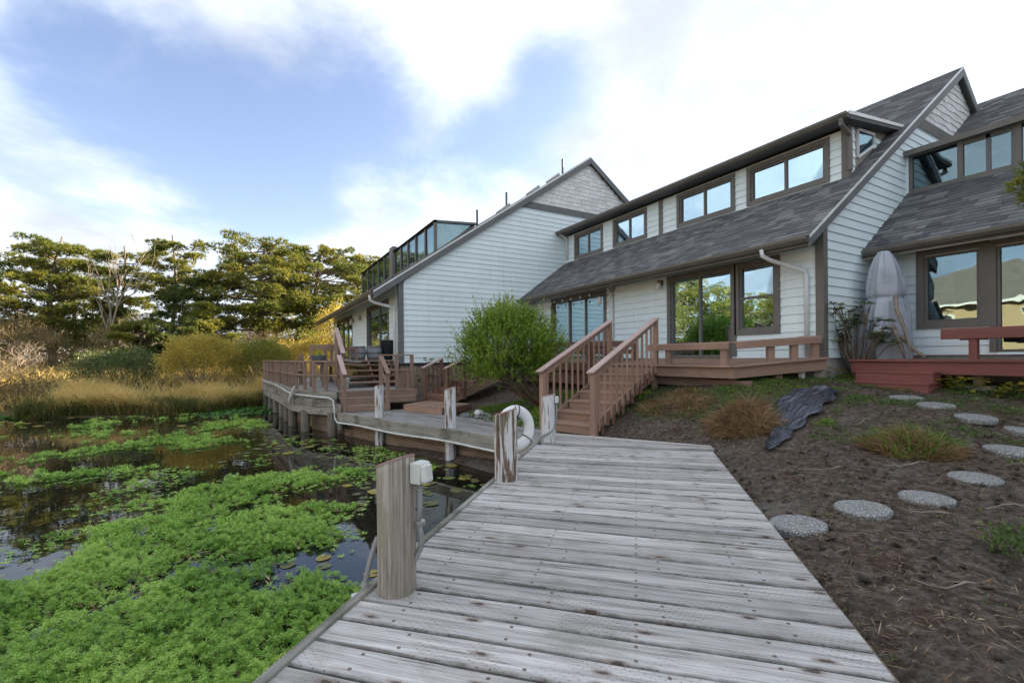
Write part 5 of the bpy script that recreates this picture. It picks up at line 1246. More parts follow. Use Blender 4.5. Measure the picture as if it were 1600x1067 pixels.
def shrub(name, label, c, rad, nclump, per, lsize, mt, stem='twig', seed=1, catg='shrub', group=None, hollow=.55, lw=.42, up=.5, base=None, nstem=26):
    r_ = np.random.default_rng(seed); c = np.array(c, float); rad = np.array(rad, float)
    T = thing(name, label, catg, (c[0], c[1], c[2] - rad[2]), group)
    d = unit(r_.normal(size=(nclump, 3))); d[:, 2] = np.where(d[:, 2] < -.35, -d[:, 2], d[:, 2])
    lump = 1 + .16 * np.sin(d[:, 0] * 5 + seed) * np.cos(d[:, 1] * 4) + .12 * np.sin(d[:, 2] * 7 + d[:, 0] * 6)
    cl = c + d * rad * (hollow + (1 - hollow) * r_.random((nclump, 1)) ** .5) * lump[:, None]
    per = max(6, per - 3); C = np.repeat(cl, per, 0) + r_.normal(size=(nclump * per, 3)) * lsize * 1.5
    D = unit(np.repeat(d, per, 0) * .8 + np.array([0, 0, up]) + r_.normal(size=(nclump * per, 3)) * .55)
    V, F_ = leaves(C, D, r_.uniform(.7, 1.3, len(C)) * lsize, r_.uniform(.8, 1.2, len(C)) * lsize * lw)
    mb = MB(); b0 = Vector(base) if base else Vector((c[0], c[1], c[2] - rad[2]))
    for k in range(nstem):
        e_ = Vector(cl[k * nclump // nstem]); m_ = b0.lerp(e_, .5) + Vector((r_.uniform(-.1, .1), r_.uniform(-.1, .1), -.08)); mb.tube([b0 + Vector((r_.uniform(-.1, .1), r_.uniform(-.1, .1), 0)), m_, e_], [.02 * rad[2] + .006, .012 * rad[2] + .004, .004], 5, False)
    mb.build('stems', stem, T, True); obj('foliage', npmesh('foliage', V, F_, mt), T)
    return T
shrub('willow_shrub', 'golden leaved willow shrub at the water bank behind the reeds', (-2.2, 26.6, 1.15), (1.6, 1.1, 1.25), 900, 16, .10, 'shrub_gold', seed=41)
shrub('shrub', 'yellow green hedge beside the end of the grey deck', (.3, 27.2, 1.05), (1.3, 1.0, 1.2), 700, 16, .10, 'shrub_green', seed=42)
shrub('shrub', 'pale yellow shrub behind the far deck railing', (2.9, 29.0, 1.15), (2.1, 1.2, 1.3), 900, 16, .10, 'shrub_gold', seed=43)
shrub('shrub', 'dark green shrub between the dead branches and the willow', (-5.4, 27.6, .75), (1.7, 1.0, 1.0), 700, 15, .10, 'rhodo', seed=44)
shrub('brush', 'brown leafless brush below the layered pine', (-10.6, 32.5, 1.6), (2.4, 1.5, 1.7), 1000, 14, .13, 'shrub_brown', seed=45, lw=.16)
shrub('brush', 'brown brush right of the pale bare tree', (-5.9, 34.2, 1.7), (2.6, 1.4, 1.9), 1000, 14, .13, 'shrub_brown', seed=46, lw=.16)
shrub('brush', 'brown brush under the large spreading pine', (-.4, 33.4, 1.5), (2.6, 1.2, 1.6), 900, 14, .13, 'shrub_brown', seed=47, lw=.18)
shrub('brush', 'low grey brown brush at the left water edge', (-9.6, 24.6, .25), (2.4, 1.3, 1.1), 1100, 14, .12, 'shrub_brown', seed=48, lw=.18)
shrub('shrub', 'dull green shrub under the dense pine by the far roof', (5.0, 33.0, 1.5), (2.6, 1.2, 1.7), 800, 14, .12, 'shrub_green', seed=49)
shrub('brush', 'reddish brown brush behind the left pine', (-14.6, 34.0, 1.7), (2.4, 1.4, 1.9), 800, 14, .13, 'shrub_brown', seed=50, lw=.18)
shrub('shrub', 'orange tinged shrub beside the far roof corner', (4.6, 31.2, 3.2), (1.0, .8, 1.5), 300, 12, .12, 'shrub_gold', seed=51)
shrub('brush', 'brown brush along the left pond bank', (-18.0, 27.0, 1.2), (3.2, 1.6, 1.6), 900, 14, .14, 'shrub_brown', seed=52, lw=.18)
shrub('brush', 'golden brush at the bend of the left bank', (-22.5, 25.0, 1.2), (3.0, 1.8, 1.6), 900, 14, .14, 'shrub_gold', seed=53)
# far wood closing the gaps
nb2 = 2000; wx = rng.uniform(-42, 24, nb2); wy = rng.uniform(52, 58, nb2); wz = .6 + rng.random(nb2) ** 1.3 * (3.6 + 1.2 * np.sin(wx * .4) + .8 * np.sin(wx * 1.1))
C = np.repeat(np.stack([wx, wy, wz], 1), 26, 0) + rng.normal(size=(nb2 * 26, 3)) * np.array([.5, .5, .3])
V, F_ = spikes(C, rdir(len(C), .5), .42, .12)
stuff(obj('far_wood', npmesh('far_wood', V, F_, 'shrub_brown')), 'far brown wood closing the gaps behind the pines', 'wood')

# reeds along the far bank
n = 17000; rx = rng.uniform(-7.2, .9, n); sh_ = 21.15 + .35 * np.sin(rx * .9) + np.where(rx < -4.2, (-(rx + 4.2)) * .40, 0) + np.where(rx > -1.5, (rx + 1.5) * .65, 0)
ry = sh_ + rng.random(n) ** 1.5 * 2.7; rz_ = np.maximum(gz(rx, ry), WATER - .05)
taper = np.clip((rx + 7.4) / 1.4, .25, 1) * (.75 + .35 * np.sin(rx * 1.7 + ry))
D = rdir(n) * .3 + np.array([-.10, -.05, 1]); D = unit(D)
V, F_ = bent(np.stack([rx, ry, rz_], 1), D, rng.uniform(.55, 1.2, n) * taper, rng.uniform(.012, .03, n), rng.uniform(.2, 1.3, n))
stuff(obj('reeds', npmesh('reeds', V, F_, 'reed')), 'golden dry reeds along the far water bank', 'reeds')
n = 3800; rx = rng.uniform(-7.2, .9, n); ry = 21.0 + .35 * np.sin(rx * .9) + np.where(rx < -4.2, (-(rx + 4.2)) * .40, 0) + np.where(rx > -1.5, (rx + 1.5) * .65, 0) + rng.random(n) * .8
D = unit(rdir(n) * .35 + np.array([0, -.1, 1]))
V, F_ = bent(np.stack([rx, ry, np.maximum(gz(rx, ry), WATER - .05)], 1), D, rng.uniform(.4, .95, n), rng.uniform(.014, .032, n), rng.uniform(.2, 1.2, n))
stuff(obj('sedge', npmesh('sedge', V, F_, 'reed_green')), 'green sedge at the foot of the golden reeds', 'sedge')
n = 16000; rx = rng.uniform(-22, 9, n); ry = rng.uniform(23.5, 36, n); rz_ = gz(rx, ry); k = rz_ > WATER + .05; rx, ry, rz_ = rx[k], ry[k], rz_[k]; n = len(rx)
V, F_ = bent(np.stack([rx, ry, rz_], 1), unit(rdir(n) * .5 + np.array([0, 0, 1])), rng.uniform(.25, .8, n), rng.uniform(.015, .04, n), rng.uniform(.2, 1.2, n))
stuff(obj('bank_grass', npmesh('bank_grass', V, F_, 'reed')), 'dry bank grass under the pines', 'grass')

# ---- water plants
COV = [(-.91, 3.99, 1.0, 1.0), (-.07, 3.64, 1.0, 1.0), (-.46, 4.75, 1.0, .9), (-1.52, 5.38, 1.0, .8), (.28, 4.5, .6, .6), (-.95, 6.29, 1.1, .8), (.14, 5.64, .9, .8), (.55, 6.55, .7, .6), (-.43, 7.48, 1.2, .7), (-1.67, 8.23, 1.0, .5), (-2.87, 10.51, 1.1, .38), (-1.59, 9.96, 1.0, .36), (.04, 8.29, 1.0, .55), (-3.42, 12.86, 1.2, .3), (-1.85, 13.99, 1.3, .3), (-.26, 16.54, 1.4, .45), (-3.18, 17.21, 1.2, .25), (1.65, 8.49, .5, .3), (3.1, 10.2, .5, .2), (2.3, 10.3, .6, .3), (-3, 3, 2, .8), (-5, 6, 2.5, .6), (-1.5, 2.2, 1.2, 1.0), (0, 2.4, .9, .8), (-6, 10, 2, .4)]
HOL = [(-2.2, 7.6, .7, .6), (-1.9, 6.1, .45, .55), (-2.4, 9.7, .6, .6), (-.9, 8.7, .5, .4), (-1.3, 7.4, .4, .35), (-.4, 9.4, .7, .5), (.35, 5.2, .35, .3), (-1.15, 4.75, .3, .3), (.45, 7.5, .4, .4), (-2.84, 8.94, .8, .9), (.9, 4.65, .5, .9), (1.51, 5.48, .7, .9), (.99, 6.95, .4, .5), (1.04, 9.76, .8, .4), (-2.66, 11.72, .8, .5), (-1.06, 11.05, .9, .5), (-4.71, 14.84, 1.0, .6), (-2.47, 17.49, 1.0, .5), (2.25, 6.19, .8, .9), (-1.69, 6.73, .4, .4), (1.2, 14.4, 1.0, .6)]
def cover(x, y):
    v_ = np.zeros(len(x))
    for a, b_, r_, w_ in COV: v_ = np.maximum(v_, w_ * np.exp(-((x - a) ** 2 + (y - b_) ** 2) / (2 * (r_ * .8) ** 2)))
    for a, b_, r_, w_ in HOL: v_ -= w_ * np.exp(-((x - a) ** 2 + (y - b_) ** 2) / (2 * (r_ * .6) ** 2))
    return v_
def nse(x, y, s_, o=0.0): return np.array([mnoise.fractal((a * s_, b_ * s_, o), 1.0, 2.0, 4) for a, b_ in zip(x, y)])
def scatter(n, x0, x1, y0, y1, thr, ns=.9):
    x = rng.uniform(x0, x1, n); y = rng.uniform(y0, y1, n)
    ok = ((y - x) > edgeL + .06) & (x < 4.0 - .348 * (y - 6.17) - .1) ; ok &= (x < .9) | (y < 12)
    x, y = x[ok], y[ok]; d = cover(x, y) + .46 * nse(x, y, ns) + .42 * nse(x, y, 3.2, 5)
    k = d > thr + rng.normal(size=len(x)) * .05
    return x[k], y[k], d[k]
def feathers(name, x, y, d, whorls, per, size, hmax, label, lw_=.23):
    n = len(x); hh = np.clip((d - .2) * hmax * 1.7, .012, hmax) * rng.uniform(.4, 1.35, n) * np.clip(1 + .8 * nse(x, y, 4.0, 3), .3, 1.9); lean_ = rng.normal(size=(n, 2)) * .3
    parts = []; sz = size * rng.uniform(.65, 1.3, n)
    for k in range(whorls):
        f_ = (k + 1) / whorls
        for j in range(per):
            a = 2 * math.pi * (j + .5 * (k % 2)) / per + rng.uniform(-.25, .25, n); up_ = (.05, .45, 1.2)[min(2, k + 3 - whorls)] if whorls > 1 else .3
            D = unit(np.stack([np.cos(a), np.sin(a), np.full(n, up_)], 1) + rng.normal(size=(n, 3)) * .10); zz = WATER + hh - sz * .5 * (1 - f_)
            C = np.stack([x + lean_[:, 0] * hh, y + lean_[:, 1] * hh, np.maximum(zz, WATER + .006)], 1); L_ = sz * (1 - .18 * k)
            parts.append(leaves(C, D, L_, L_ * lw_, np.tile([0, 0, 1.0], (n, 1)) + rng.normal(size=(n, 3)) * .3))
    if whorls > 2:
        C = np.stack([x, y, np.full(n, WATER - .01)], 1); top = np.stack([x + lean_[:, 0] * hh, y + lean_[:, 1] * hh, WATER + hh], 1); dv_ = top - C; parts.append(leaves(C, unit(dv_), np.linalg.norm(dv_, axis=1), .006))
    V, F_ = cat(parts)
    return stuff(obj(name, npmesh(name, V, F_, 'feather')), label, 'water plants')
x, y, d = scatter(21000, -3.4, 1.6, 2.0, 6.2, .45)
feathers('water_feather', x, y, d, 3, 8, .038, .10, 'thick green water feather in front of the boardwalk edge')
x, y, d = scatter(18000, -5.5, 2.6, 6.2, 10.5, .44)
feathers('water_feather', x, y, d, 2, 6, .057, .10, 'green water feather patches in the middle of the pond')
x, y, d = scatter(16000, -8, 3.4, 10.5, 20.5, .30, .6)
feathers('water_feather', x, y, d, 2, 5, .09, .08, 'thin green water plant streaks towards the far bank')
# loose sprigs
x, y, d = scatter(5200, -3, 3.0, 3, 11, .02); 
feathers('water_sprigs', x, y, d * 0 + .26, 1, 8, .045, .04, 'loose green sprigs scattered on the open water')
# dead leaves and stems caught in the mat
x, y, d = scatter(3400, -3.2, 2.4, 2.4, 9.5, .16); n = len(x)
V, F_ = leaves(np.stack([x, y, WATER + .012 + rng.random(n) * .05], 1), unit(rng.normal(size=(n, 3)) * np.array([1, 1, .25])), rng.uniform(.03, .12, n), rng.uniform(.008, .03, n), np.tile([0, 0, 1.0], (n, 1)))
stuff(obj('dead_leaves', npmesh('dead_leaves', V, F_, 'litter')), 'brown dead leaves and stems caught among the water plants', 'leaves')
# bright duckweed by the bank
dv = []; n = 5200; x = np.concatenate([rng.normal(-7.6, 1.3, n // 2), rng.normal(-.1, .75, n // 2)]); y = np.concatenate([rng.normal(23.2, .5, n // 2), rng.normal(20.6, .75, n // 2)])
V, F_ = leaves(np.stack([x, y, np.full(n, WATER + .012)], 1), unit(np.stack([rng.normal(size=n), rng.normal(size=n), np.full(n, .25)], 1)), .12, .09, np.tile([0, 0, 1.0], (n, 1)))
stuff(obj('duckweed', npmesh('duckweed', V, F_, 'duckweed')), 'bright green floating weed at the foot of the far bank', 'water plants')
# lily pads: each one a thing
def padmesh(mt, seed):
    r_ = random.Random(seed); n = 18; V = [(0, 0, .004)]; gap = .28
    for k in range(n + 1):
        a = gap + (2 * math.pi - 2 * gap) * k / n; rr_ = 1 * (1 + .06 * math.sin(3 * a + seed)); V.append((rr_ * math.cos(a), rr_ * .92 * math.sin(a), .02 * math.sin(2 * a + seed) + .012))
    V += [(a * .97, b_ * .97, c_ - .02) for a, b_, c_ in V[1:]]
    Fc = [(0, k, k + 1) for k in range(1, n + 1)] + [(k, k + n + 1, k + n + 2, k + 1) for k in range(1, n + 1)]
    return mesh('lily_pad', V, Fc, mt)
pg = [padmesh('lily', k) for k in range(3)]; py_ = [padmesh('lily_yellow', k + 5) for k in range(2)]
rl = random.Random(5); cnt = 0
zones = [(2.65, 6.7, .45, 26, .15), (3.2, 8.0, .45, 26, .2), (2.3, 9.6, .6, 30, .12), (1.5, 11.4, .7, 30, .1), (1.2, 13.2, .6, 24, .1), (.6, 16, .6, 22, .1), (1.8, 6.9, .45, 16, .2), (.6, 12.6, .8, 22, .1), (1.0, 4.9, .35, 5, .5), (-7.6, 21.4, 1.1, 34, .8), (-4.6, 20.2, 1.0, 16, .7), (-1.2, 18.4, 1.0, 18, .3)]
for zx, zy, sg, nn_, yel in zones:
    for k in range(nn_):
        x, y = rl.gauss(zx, sg), rl.gauss(zy, sg * 1.3)
        if y - x < edgeL + .2 or x > 3.85 - .348 * (y - 6.17): continue
        ye = rl.random() < yel; s_ = rl.uniform(.06, .125) * (1.25 if y > 15 else 1)
        o = obj('lily_pad', rl.choice(py_ if ye else pg), None, Matrix.Translation((x, y, WATER + .006 + rl.uniform(0, .006))) @ Matrix.Rotation(rl.uniform(0, 6.28), 4, 'Z') @ Matrix.Rotation(rl.gauss(0, .03), 4, 'X') @ Matrix.Diagonal((s_, s_, s_, 1)))
        tag(o, 'yellowed lily pad floating on the pond' if ye else 'green lily pad floating on the dark pond water', 'lily pad', 'yellow lily pads' if ye else 'green lily pads'); cnt += 1

# ---- big bush by the stairs
def shootbush(label, c, rad, nshoot, per, L_, base, seed):
    r_ = np.random.default_rng(seed); c = np.array(c); rad = np.array(rad)
    T = thing('bush', label, 'bush', base)
    d = unit(r_.normal(size=(nshoot, 3))); d[:, 2] = np.where(d[:, 2] < -.75, -d[:, 2], d[:, 2])
    lump = 1 + .13 * np.sin(d[:, 0] * 4 + 1) * np.cos(d[:, 1] * 5) + .10 * np.sin(d[:, 2] * 6 + d[:, 1] * 7) + .08 * np.sin(d[:, 0] * 11 + d[:, 2] * 9)
    st_ = c + d * rad * (.52 + .36 * r_.random((nshoot, 1))) * lump[:, None]
    sd_ = unit(d * .75 + np.array([0, 0, .9]) + r_.normal(size=(nshoot, 3)) * .22); ln = r_.uniform(.14, .40, (nshoot, 1)) * (1 + .9 * (r_.random((nshoot, 1)) > .93))
    tt = np.linspace(.12, 1, per)[None, :, None]; C = (st_[:, None, :] + sd_[:, None, :] * ln[:, None, :] * tt).reshape(-1, 3)
    D = unit(np.repeat(sd_, per, 0) * .6 + r_.normal(size=(len(C), 3)) * .6); V, F_ = leaves(C, D, r_.uniform(.045, .075, len(C)), r_.uniform(.020, .034, len(C)), np.tile([0, 0, 1.0], (len(C), 1)) + r_.normal(size=(len(C), 3)) * .5)
    obj('foliage', npmesh('foliage', V, F_, 'bush_leaf'), T)
    mb = MB(); b0 = Vector(base); rr_ = random.Random(seed); mains = []
    for k in range(9):
        a = rr_.uniform(0, 6.28); e_ = Vector(c) + Vector((math.cos(a) * rad[0] * .55, math.sin(a) * rad[1] * .55, rr_.uniform(-.35, .25) * rad[2])); m_ = b0.lerp(e_, .5) + Vector((0, 0, -.12)); mb.tube([b0 + Vector((rr_.uniform(-.1, .1), rr_.uniform(-.1, .1), 0)), m_, e_], [.05, .038, .02], 7, False); mains.append((m_, e_))
    mb.build('stems', 'bark_brown', T, True)
    mb = MB()
    for k in range(420):
        m_, e_ = mains[k % 9]; s_ = m_.lerp(e_, rr_.uniform(.1, 1)); t_ = Vector(st_[rr_.randrange(nshoot)]); t_ = s_.lerp(t_, rr_.uniform(.5, 1)); mb.tube([s_, s_.lerp(t_, .5) + Vector((0, 0, -.05)), t_], [.009, .006, .003], 4, False)
    mb.build('twigs', 'twig', T, True)
shootbush('big rounded bright green bush between the two stairs', (5.45, 9.62, 1.45), (1.32, 1.32, 1.15), 2700, 18, .3, (6.05, 9.05, .15), 3)
# leaf whorl shrubs
def rhodo(label, base, H_, sp, seed, nb, lsz=.11, stem='bark'):
    r_ = random.Random(seed); T = thing('rhododendron', label, 'shrub', base); mb = MB(); b0 = Vector(base); Cs = []; Ds = []
    for k in range(nb):
        a = r_.uniform(0, 6.28); e_ = b0 + Vector((math.cos(a) * sp * r_.uniform(.3, 1), math.sin(a) * sp * r_.uniform(.3, 1), H_ * r_.uniform(.5, 1))); m_ = b0.lerp(e_, .5) + Vector((r_.uniform(-.06, .06), r_.uniform(-.06, .06), -.03))
        mb.tube([b0 + Vector((r_.uniform(-.06, .06), r_.uniform(-.06, .06), 0)), m_, e_], [.022, .015, .007], 6, False)
        for j in range(4):
            q_ = e_ + Vector((r_.uniform(-.12, .12), r_.uniform(-.12, .12), r_.uniform(-.1, .08))); mb.tube([m_.lerp(e_, .6), q_], [.008, .005], 4, False)
            nl = 9
            for i in range(nl): aa = 6.28 * i / nl + r_.random() * .5; Cs.append(q_); Ds.append(Vector((math.cos(aa), math.sin(aa), r_.uniform(-.15, .55))).normalized())
    mb.build('stems', stem, T, True)
    C = np.array([tuple(p) for p in Cs]); D = np.array([tuple(p) for p in Ds]); V, F_ = leaves(C, D, rng.uniform(.7, 1.2, len(C)) * lsz, lsz * .36, np.tile([0, 0, 1.0], (len(C), 1)) + rng.normal(size=(len(C), 3)) * .25)
    obj('foliage', npmesh('foliage', V, F_, 'rhodo'), T)
rhodo('open rhododendron in front of the tarp wrapped bundle', (10.05, 4.30, .95), 1.32, .62, 5, 26, .12)
rhodo('small pale stemmed rhododendron against the far gable skirt', (4.75, 12.9, .2), 1.1, .6, 6, 10, .12, 'driftwood')
# low growth behind the gravel and on the bank
def ground_pts(n, x0, x1, y0, y1):
    x = rng.uniform(x0, x1, n); y = rng.uniform(y0, y1, n)
    off = ((y - x) < edgeR - .05) | ((x + y) / q2 > 7.55); off &= (y < 6.6) | (x > 4.86 - .20 * (y - 6.75) + .05)
    off &= ~((np.abs(y - (3.62 + (x - 6.0) * .165)) < .34) & (x > 6.0) & (x < 8.6)); 
    for (sx_, sy_, _z), _l in STN: off &= (x - sx_) ** 2 + (y - sy_) ** 2 > .205 ** 2
    st2 = (x > 3.3) & (x < 5) & (y > 10.2) & (y < 12.6); off &= ~st2
    return x[off], y[off]
def weeds(name, label, n, x0, x1, y0, y1, mt, lsz, k=7, thr=.0, ns=1.2, zmin=-9, upv_=.5, catg='ground cover', dens=None):
    x, y = ground_pts(n, x0, x1, y0, y1); m_ = nse(x, y, ns, 2.2); z = gz(x, y); ok = (m_ > thr) & (z > zmin)
    x, y, z = x[ok], y[ok], z[ok]; C = np.repeat(np.stack([x, y, z + .022], 1), k, 0) + rng.normal(size=(len(x) * k, 3)) * np.array([lsz, lsz, .004])
    V, F_ = leaves(C, unit(rng.normal(size=(len(C), 3)) + np.array([0, 0, upv_])), rng.uniform(.6, 1.3, len(C)) * lsz, lsz * .45)
    return stuff(obj(name, npmesh(name, V, F_, mt)), label, catg)
weeds('ground_cover', 'fresh green ground cover below the big bush', 2600, 4.6, 7.4, 6.9, 10.6, 'grass_green', .07, 8, -.1)
weeds('weeds', 'small green weeds spread over the yard soil', 9000, 4.5, 10.8, 1.2, 6.9, 'weed', .034, 7, .02, 1.3, .22)
weeds('moss_tufts', 'mossy green tufts on the bank in front of the decks', 8000, 5.6, 10.6, 3.4, 7.6, 'grass_green', .026, 6, .04, 1.7, .1)
weeds('sparse_weeds', 'few tiny weeds in the bare soil', 500, 2.4, 9, -.5, 3.2, 'weed', .028, 6, .2, 2.0)
# needles, dry leaves and twigs on the soil
n = 36000; x, y = ground_pts(n, 2.2, 10.5, -1.2, 7.4); k = nse(x, y, .8, 8) > -.12; x, y = x[k], y[k]; C = np.stack([x, y, gz(x, y) + .03], 1)
V, F_ = leaves(C, unit(rng.normal(size=(len(x), 3)) * np.array([1, 1, .16])), rng.uniform(.03, .11, len(x)), rng.uniform(.003, .007, len(x)), np.tile([0, 0, 1.0], (len(x), 1)))
stuff(obj('needle_litter', npmesh('needle_litter', V, F_, 'litter')), 'dry needles and twigs littering the soil', 'litter')
n = 900; x, y = ground_pts(n, 2.4, 10.2, -1, 7.2); C = np.stack([x, y, gz(x, y) + .033], 1)
V, F_ = leaves(C, unit(rng.normal(size=(len(x), 3)) * np.array([1, 1, .35])), rng.uniform(.015, .04, len(x)), rng.uniform(.010, .02, len(x)), np.tile([0, 0, 1.0], (len(x), 1)))
stuff(obj('leaf_litter', npmesh('leaf_litter', V, F_, 'litter')), 'small fallen leaves on the soil', 'litter')
# clods
n = 5500; x, y = ground_pts(n, 2.3, 10, -1, 7.4); s_ = rng.random(len(x)) ** 4 * .032 + .005; z = gz(x, y)
oc = np.array([(1, 0, 0), (-1, 0, 0), (0, 1, 0), (0, -1, 0), (0, 0, .8), (0, 0, -.6)]); of = np.array([(0, 2, 4), (2, 1, 4), (1, 3, 4), (3, 0, 4), (2, 0, 5), (1, 2, 5), (3, 1, 5), (0, 3, 5)])
V = (np.stack([x, y, z + .016], 1)[:, None, :] + oc[None] * s_[:, None, None] * rng.uniform(.6, 1.3, (len(x), 6, 1))).reshape(-1, 3); F_ = (np.arange(len(x))[:, None, None] * 6 + of[None]).reshape(-1, 3)
stuff(obj('soil_clods', npmesh('soil_clods', V, F_, 'soil')), 'small clods and grit on the yard soil', 'soil')
# dry grass clumps
def clump(name, label, x, y, rx_, ry_, h_, n, mt, green=0):
    z = g1(x, y); T = thing(name, label, 'grass clump', (x, y, z)); a = rng.uniform(0, 6.28, n); r_ = np.sqrt(rng.random(n)); px_ = x + np.cos(a) * r_ * rx_; py2 = y + np.sin(a) * r_ * ry_
    zz = gz(px_, py2) + h_ * .45 * (1 - r_ ** 2) * rng.random(n); D = unit(np.stack([np.cos(a) * r_ * .8, np.sin(a) * r_ * .8, np.full(n, .6)], 1) + rng.normal(size=(n, 3)) * .6)
    V, F_ = bent(np.stack([px_, py2, zz], 1), D, rng.uniform(.25, 1.15, n) * h_ * .8 * np.clip(1 + .6 * np.sin(a * 3 + x), .4, 1.6), rng.uniform(.004, .012, n), rng.uniform(.3, 1.6, n)); obj('dry_blades', npmesh('dry_blades', V, F_, mt), T)
    if green:
        k = rng.integers(0, n, green); V, F_ = bent(np.stack([px_[k], py2[k], zz[k]], 1), unit(D[k] + np.array([0, 0, .8])), rng.uniform(.6, 1.25, green) * h_, .010, .4); obj('green_blades', npmesh('green_blades', V, F_, 'grass_green'), T)
clump('grass_clump', 'rounded rusty brown grass clump at the end of the boardwalk', 6.72, 4.42, .36, .40, .36, 5200, 'grass_dry', 0)
clump('grass_clump', 'low dry grass clump with fresh green blades beside the stepping stones', 6.75, 2.35, .36, .42, .22, 3600, 'grass_dry', 420)
clump('grass_clump', 'spread of brown trailing grass below the brown deck', 7.0, 6.0, .55, .8, .14, 4200, 'grass_dry', 0)
clump('grass_clump', 'small green grass tuft beside the black sheet', 7.15, 3.45, .12, .12, .10, 260, 'grass_green')
clump('grass_clump', 'fresh grass at the edge of the gravel by the walk', 5.15, 7.75, .28, .35, .22, 900, 'grass_green')
shrub('fern', 'small dark green leafy plant alone in the soil', (4.42, .97, .10), (.11, .10, .06), 60, 8, .04, 'weed', seed=61, nstem=6, catg='plant')
def hosta(label, x, y, n, s_, seed):
    r_ = random.Random(seed); z = g1(x, y); T = thing('hosta', label, 'plant', (x, y, z), None); C = []; D = []
    for k in range(n):
        a = r_.uniform(0, 6.28); q_ = r_.uniform(.02, s_); C.append((x + math.cos(a) * q_ * .7, y + math.sin(a) * q_, z + r_.uniform(.05, .22))); D.append(Vector((math.cos(a), math.sin(a), r_.uniform(-.3, .4))).normalized())
    V, F_ = leaves(np.array(C), np.array([tuple(d_) for d_ in D]), rng.uniform(.09, .15, n), rng.uniform(.07, .11, n), np.tile([0, 0, 1.0], (n, 1)) + rng.normal(size=(n, 3)) * .2); obj('foliage', npmesh('foliage', V, F_, 'hosta'), T)
    mb = MB()
    for c_ in C[::3]: mb.tube([(x, y, z), c_], .004, 4, False)
    mb.build('stems', 'weed', T)
hosta('yellowing hosta by the red steps under the deck edge', 9.75, 2.72, 60, .26, 1); hosta('yellowing hosta under the bench end of the red deck', 9.65, 2.15, 55, .26, 2); hosta('small yellow plant at the foundation corner', 9.55, 4.42, 14, .10, 3)
# ---- black sheet
ctr = [(8.55, 4.02), (8.1, 4.05), (7.6, 4.0), (7.1, 3.9), (6.7, 3.78), (6.35, 3.70), (6.0, 3.62)]; wdh = [.10, .30, .34, .26, .15, .11, .04]; V = []; Fc = []; nn_ = 22; rows = 40
for i in range(rows + 1):
    f_ = i / rows * (len(ctr) - 1); k = min(int(f_), len(ctr) - 2); f_ -= k; cxy = Vector(ctr[k]).lerp(Vector(ctr[k + 1]), f_); w_ = wdh[k] + (wdh[k + 1] - wdh[k]) * f_; w_ *= 1 + .15 * math.sin(i * .9)
    for j in range(nn_ + 1):
        t_ = j / nn_ * 2 - 1; x, y = cxy.x + .10 * t_ * w_, cxy.y + t_ * w_; V.append((x, y, g1(x, y) + .058 + .013 * math.sin(j * 2.1 + .15 * i) + .009 * math.sin(j * 4.3 + i * .4) + .006 * mnoise.noise((x * 6, y * 6, 0))))
for i in range(rows):
    for j in range(nn_): a = i * (nn_ + 1) + j; Fc.append((a, a + 1, a + nn_ + 2, a + nn_ + 1))
o = obj('plastic_sheet', mesh('plastic_sheet', V, Fc, 'plastic_sheet', True)); tag(o, 'crumpled black plastic sheet lying down the bank', 'plastic sheet')
# ---- sticks, pebbles, rocks
for k, (x, y, a, L_) in enumerate(((6.35, 2.05, 2.5, .55), (5.75, 2.6, 2.9, .5), (4.9, 1.45, 2.7, .32), (6.9, 1.1, 1.9, .5), (5.5, 1.15, 2.2, .34), (7.4, 3.0, 2.6, .3), (3.6, .95, 2.4, .3), (3.3, .3, 2.9, .42), (6.15, 3.35, 2.0, .22))):
    mb = MB(); pts = []
    for i in range(6):
        f_ = i / 5; xx = x + math.cos(a + .3 * math.sin(f_ * 4 + k)) * L_ * f_; yy = y + math.sin(a + .3 * math.sin(f_ * 4 + k)) * L_ * f_; pts.append((xx, yy, g1(xx, yy) + .04 + .012 * math.sin(f_ * 7)))
    mb.tube(pts, [.005, .007, .006, .005, .004, .002], 6); tag(mb.build('stick', 'driftwood', None, True), 'bare fallen stick lying on the dark soil', 'stick', 'fallen sticks on the soil')
def rockmesh(seed, mt):
    r_ = random.Random(seed); V = []; Fc = []; n = 10; lv = 6
    for i in range(lv + 1):
        ph = math.pi * i / lv - math.pi / 2
        for k in range(n): a = 2 * math.pi * k / n; q_ = 1 + .28 * mnoise.noise((math.cos(a) * math.cos(ph) * 1.3 + seed, math.sin(a) * math.cos(ph) * 1.3, math.sin(ph) * 1.3)); V.append((math.cos(a) * math.cos(ph) * q_, math.sin(a) * math.cos(ph) * q_, math.sin(ph) * q_ * .65))
    for i in range(lv):
        for k in range(n): Fc.append((i * n + k, i * n + (k + 1) % n, (i + 1) * n + (k + 1) % n, (i + 1) * n + k))
    return mesh('rock', V, Fc, mt, True)
rk = [rockmesh(s_, 'pebble') for s_ in range(4)]
tag(obj('rock', rk[1], None, Matrix.Translation((3.62, 2.30, -.02)) @ Matrix.Diagonal((.05, .045, .05, 1))), 'small round stone lying against the boardwalk edge', 'rock')
rkw = rockmesh(9, 'white_paint')
for x, y, s_, lb in ((4.55, 12.55, .20, 'white boulder at the foot of the small rhododendron'), (4.75, 9.95, .13, 'grey white rock beside the garden stairs')): tag(obj('rock', rkw, None, Matrix.Translation((x, y, g1(x, y) + s_ * .35)) @ Matrix.Diagonal((s_, s_ * .8, s_, 1))), lb, 'rock')
Vs = []; Fs_ = []; base_v = np.array([tuple(v_.co) for v_ in rk[0].vertices]); base_f = np.array([tuple(p.vertices) for p in rk[0].polygons]); kk = 0
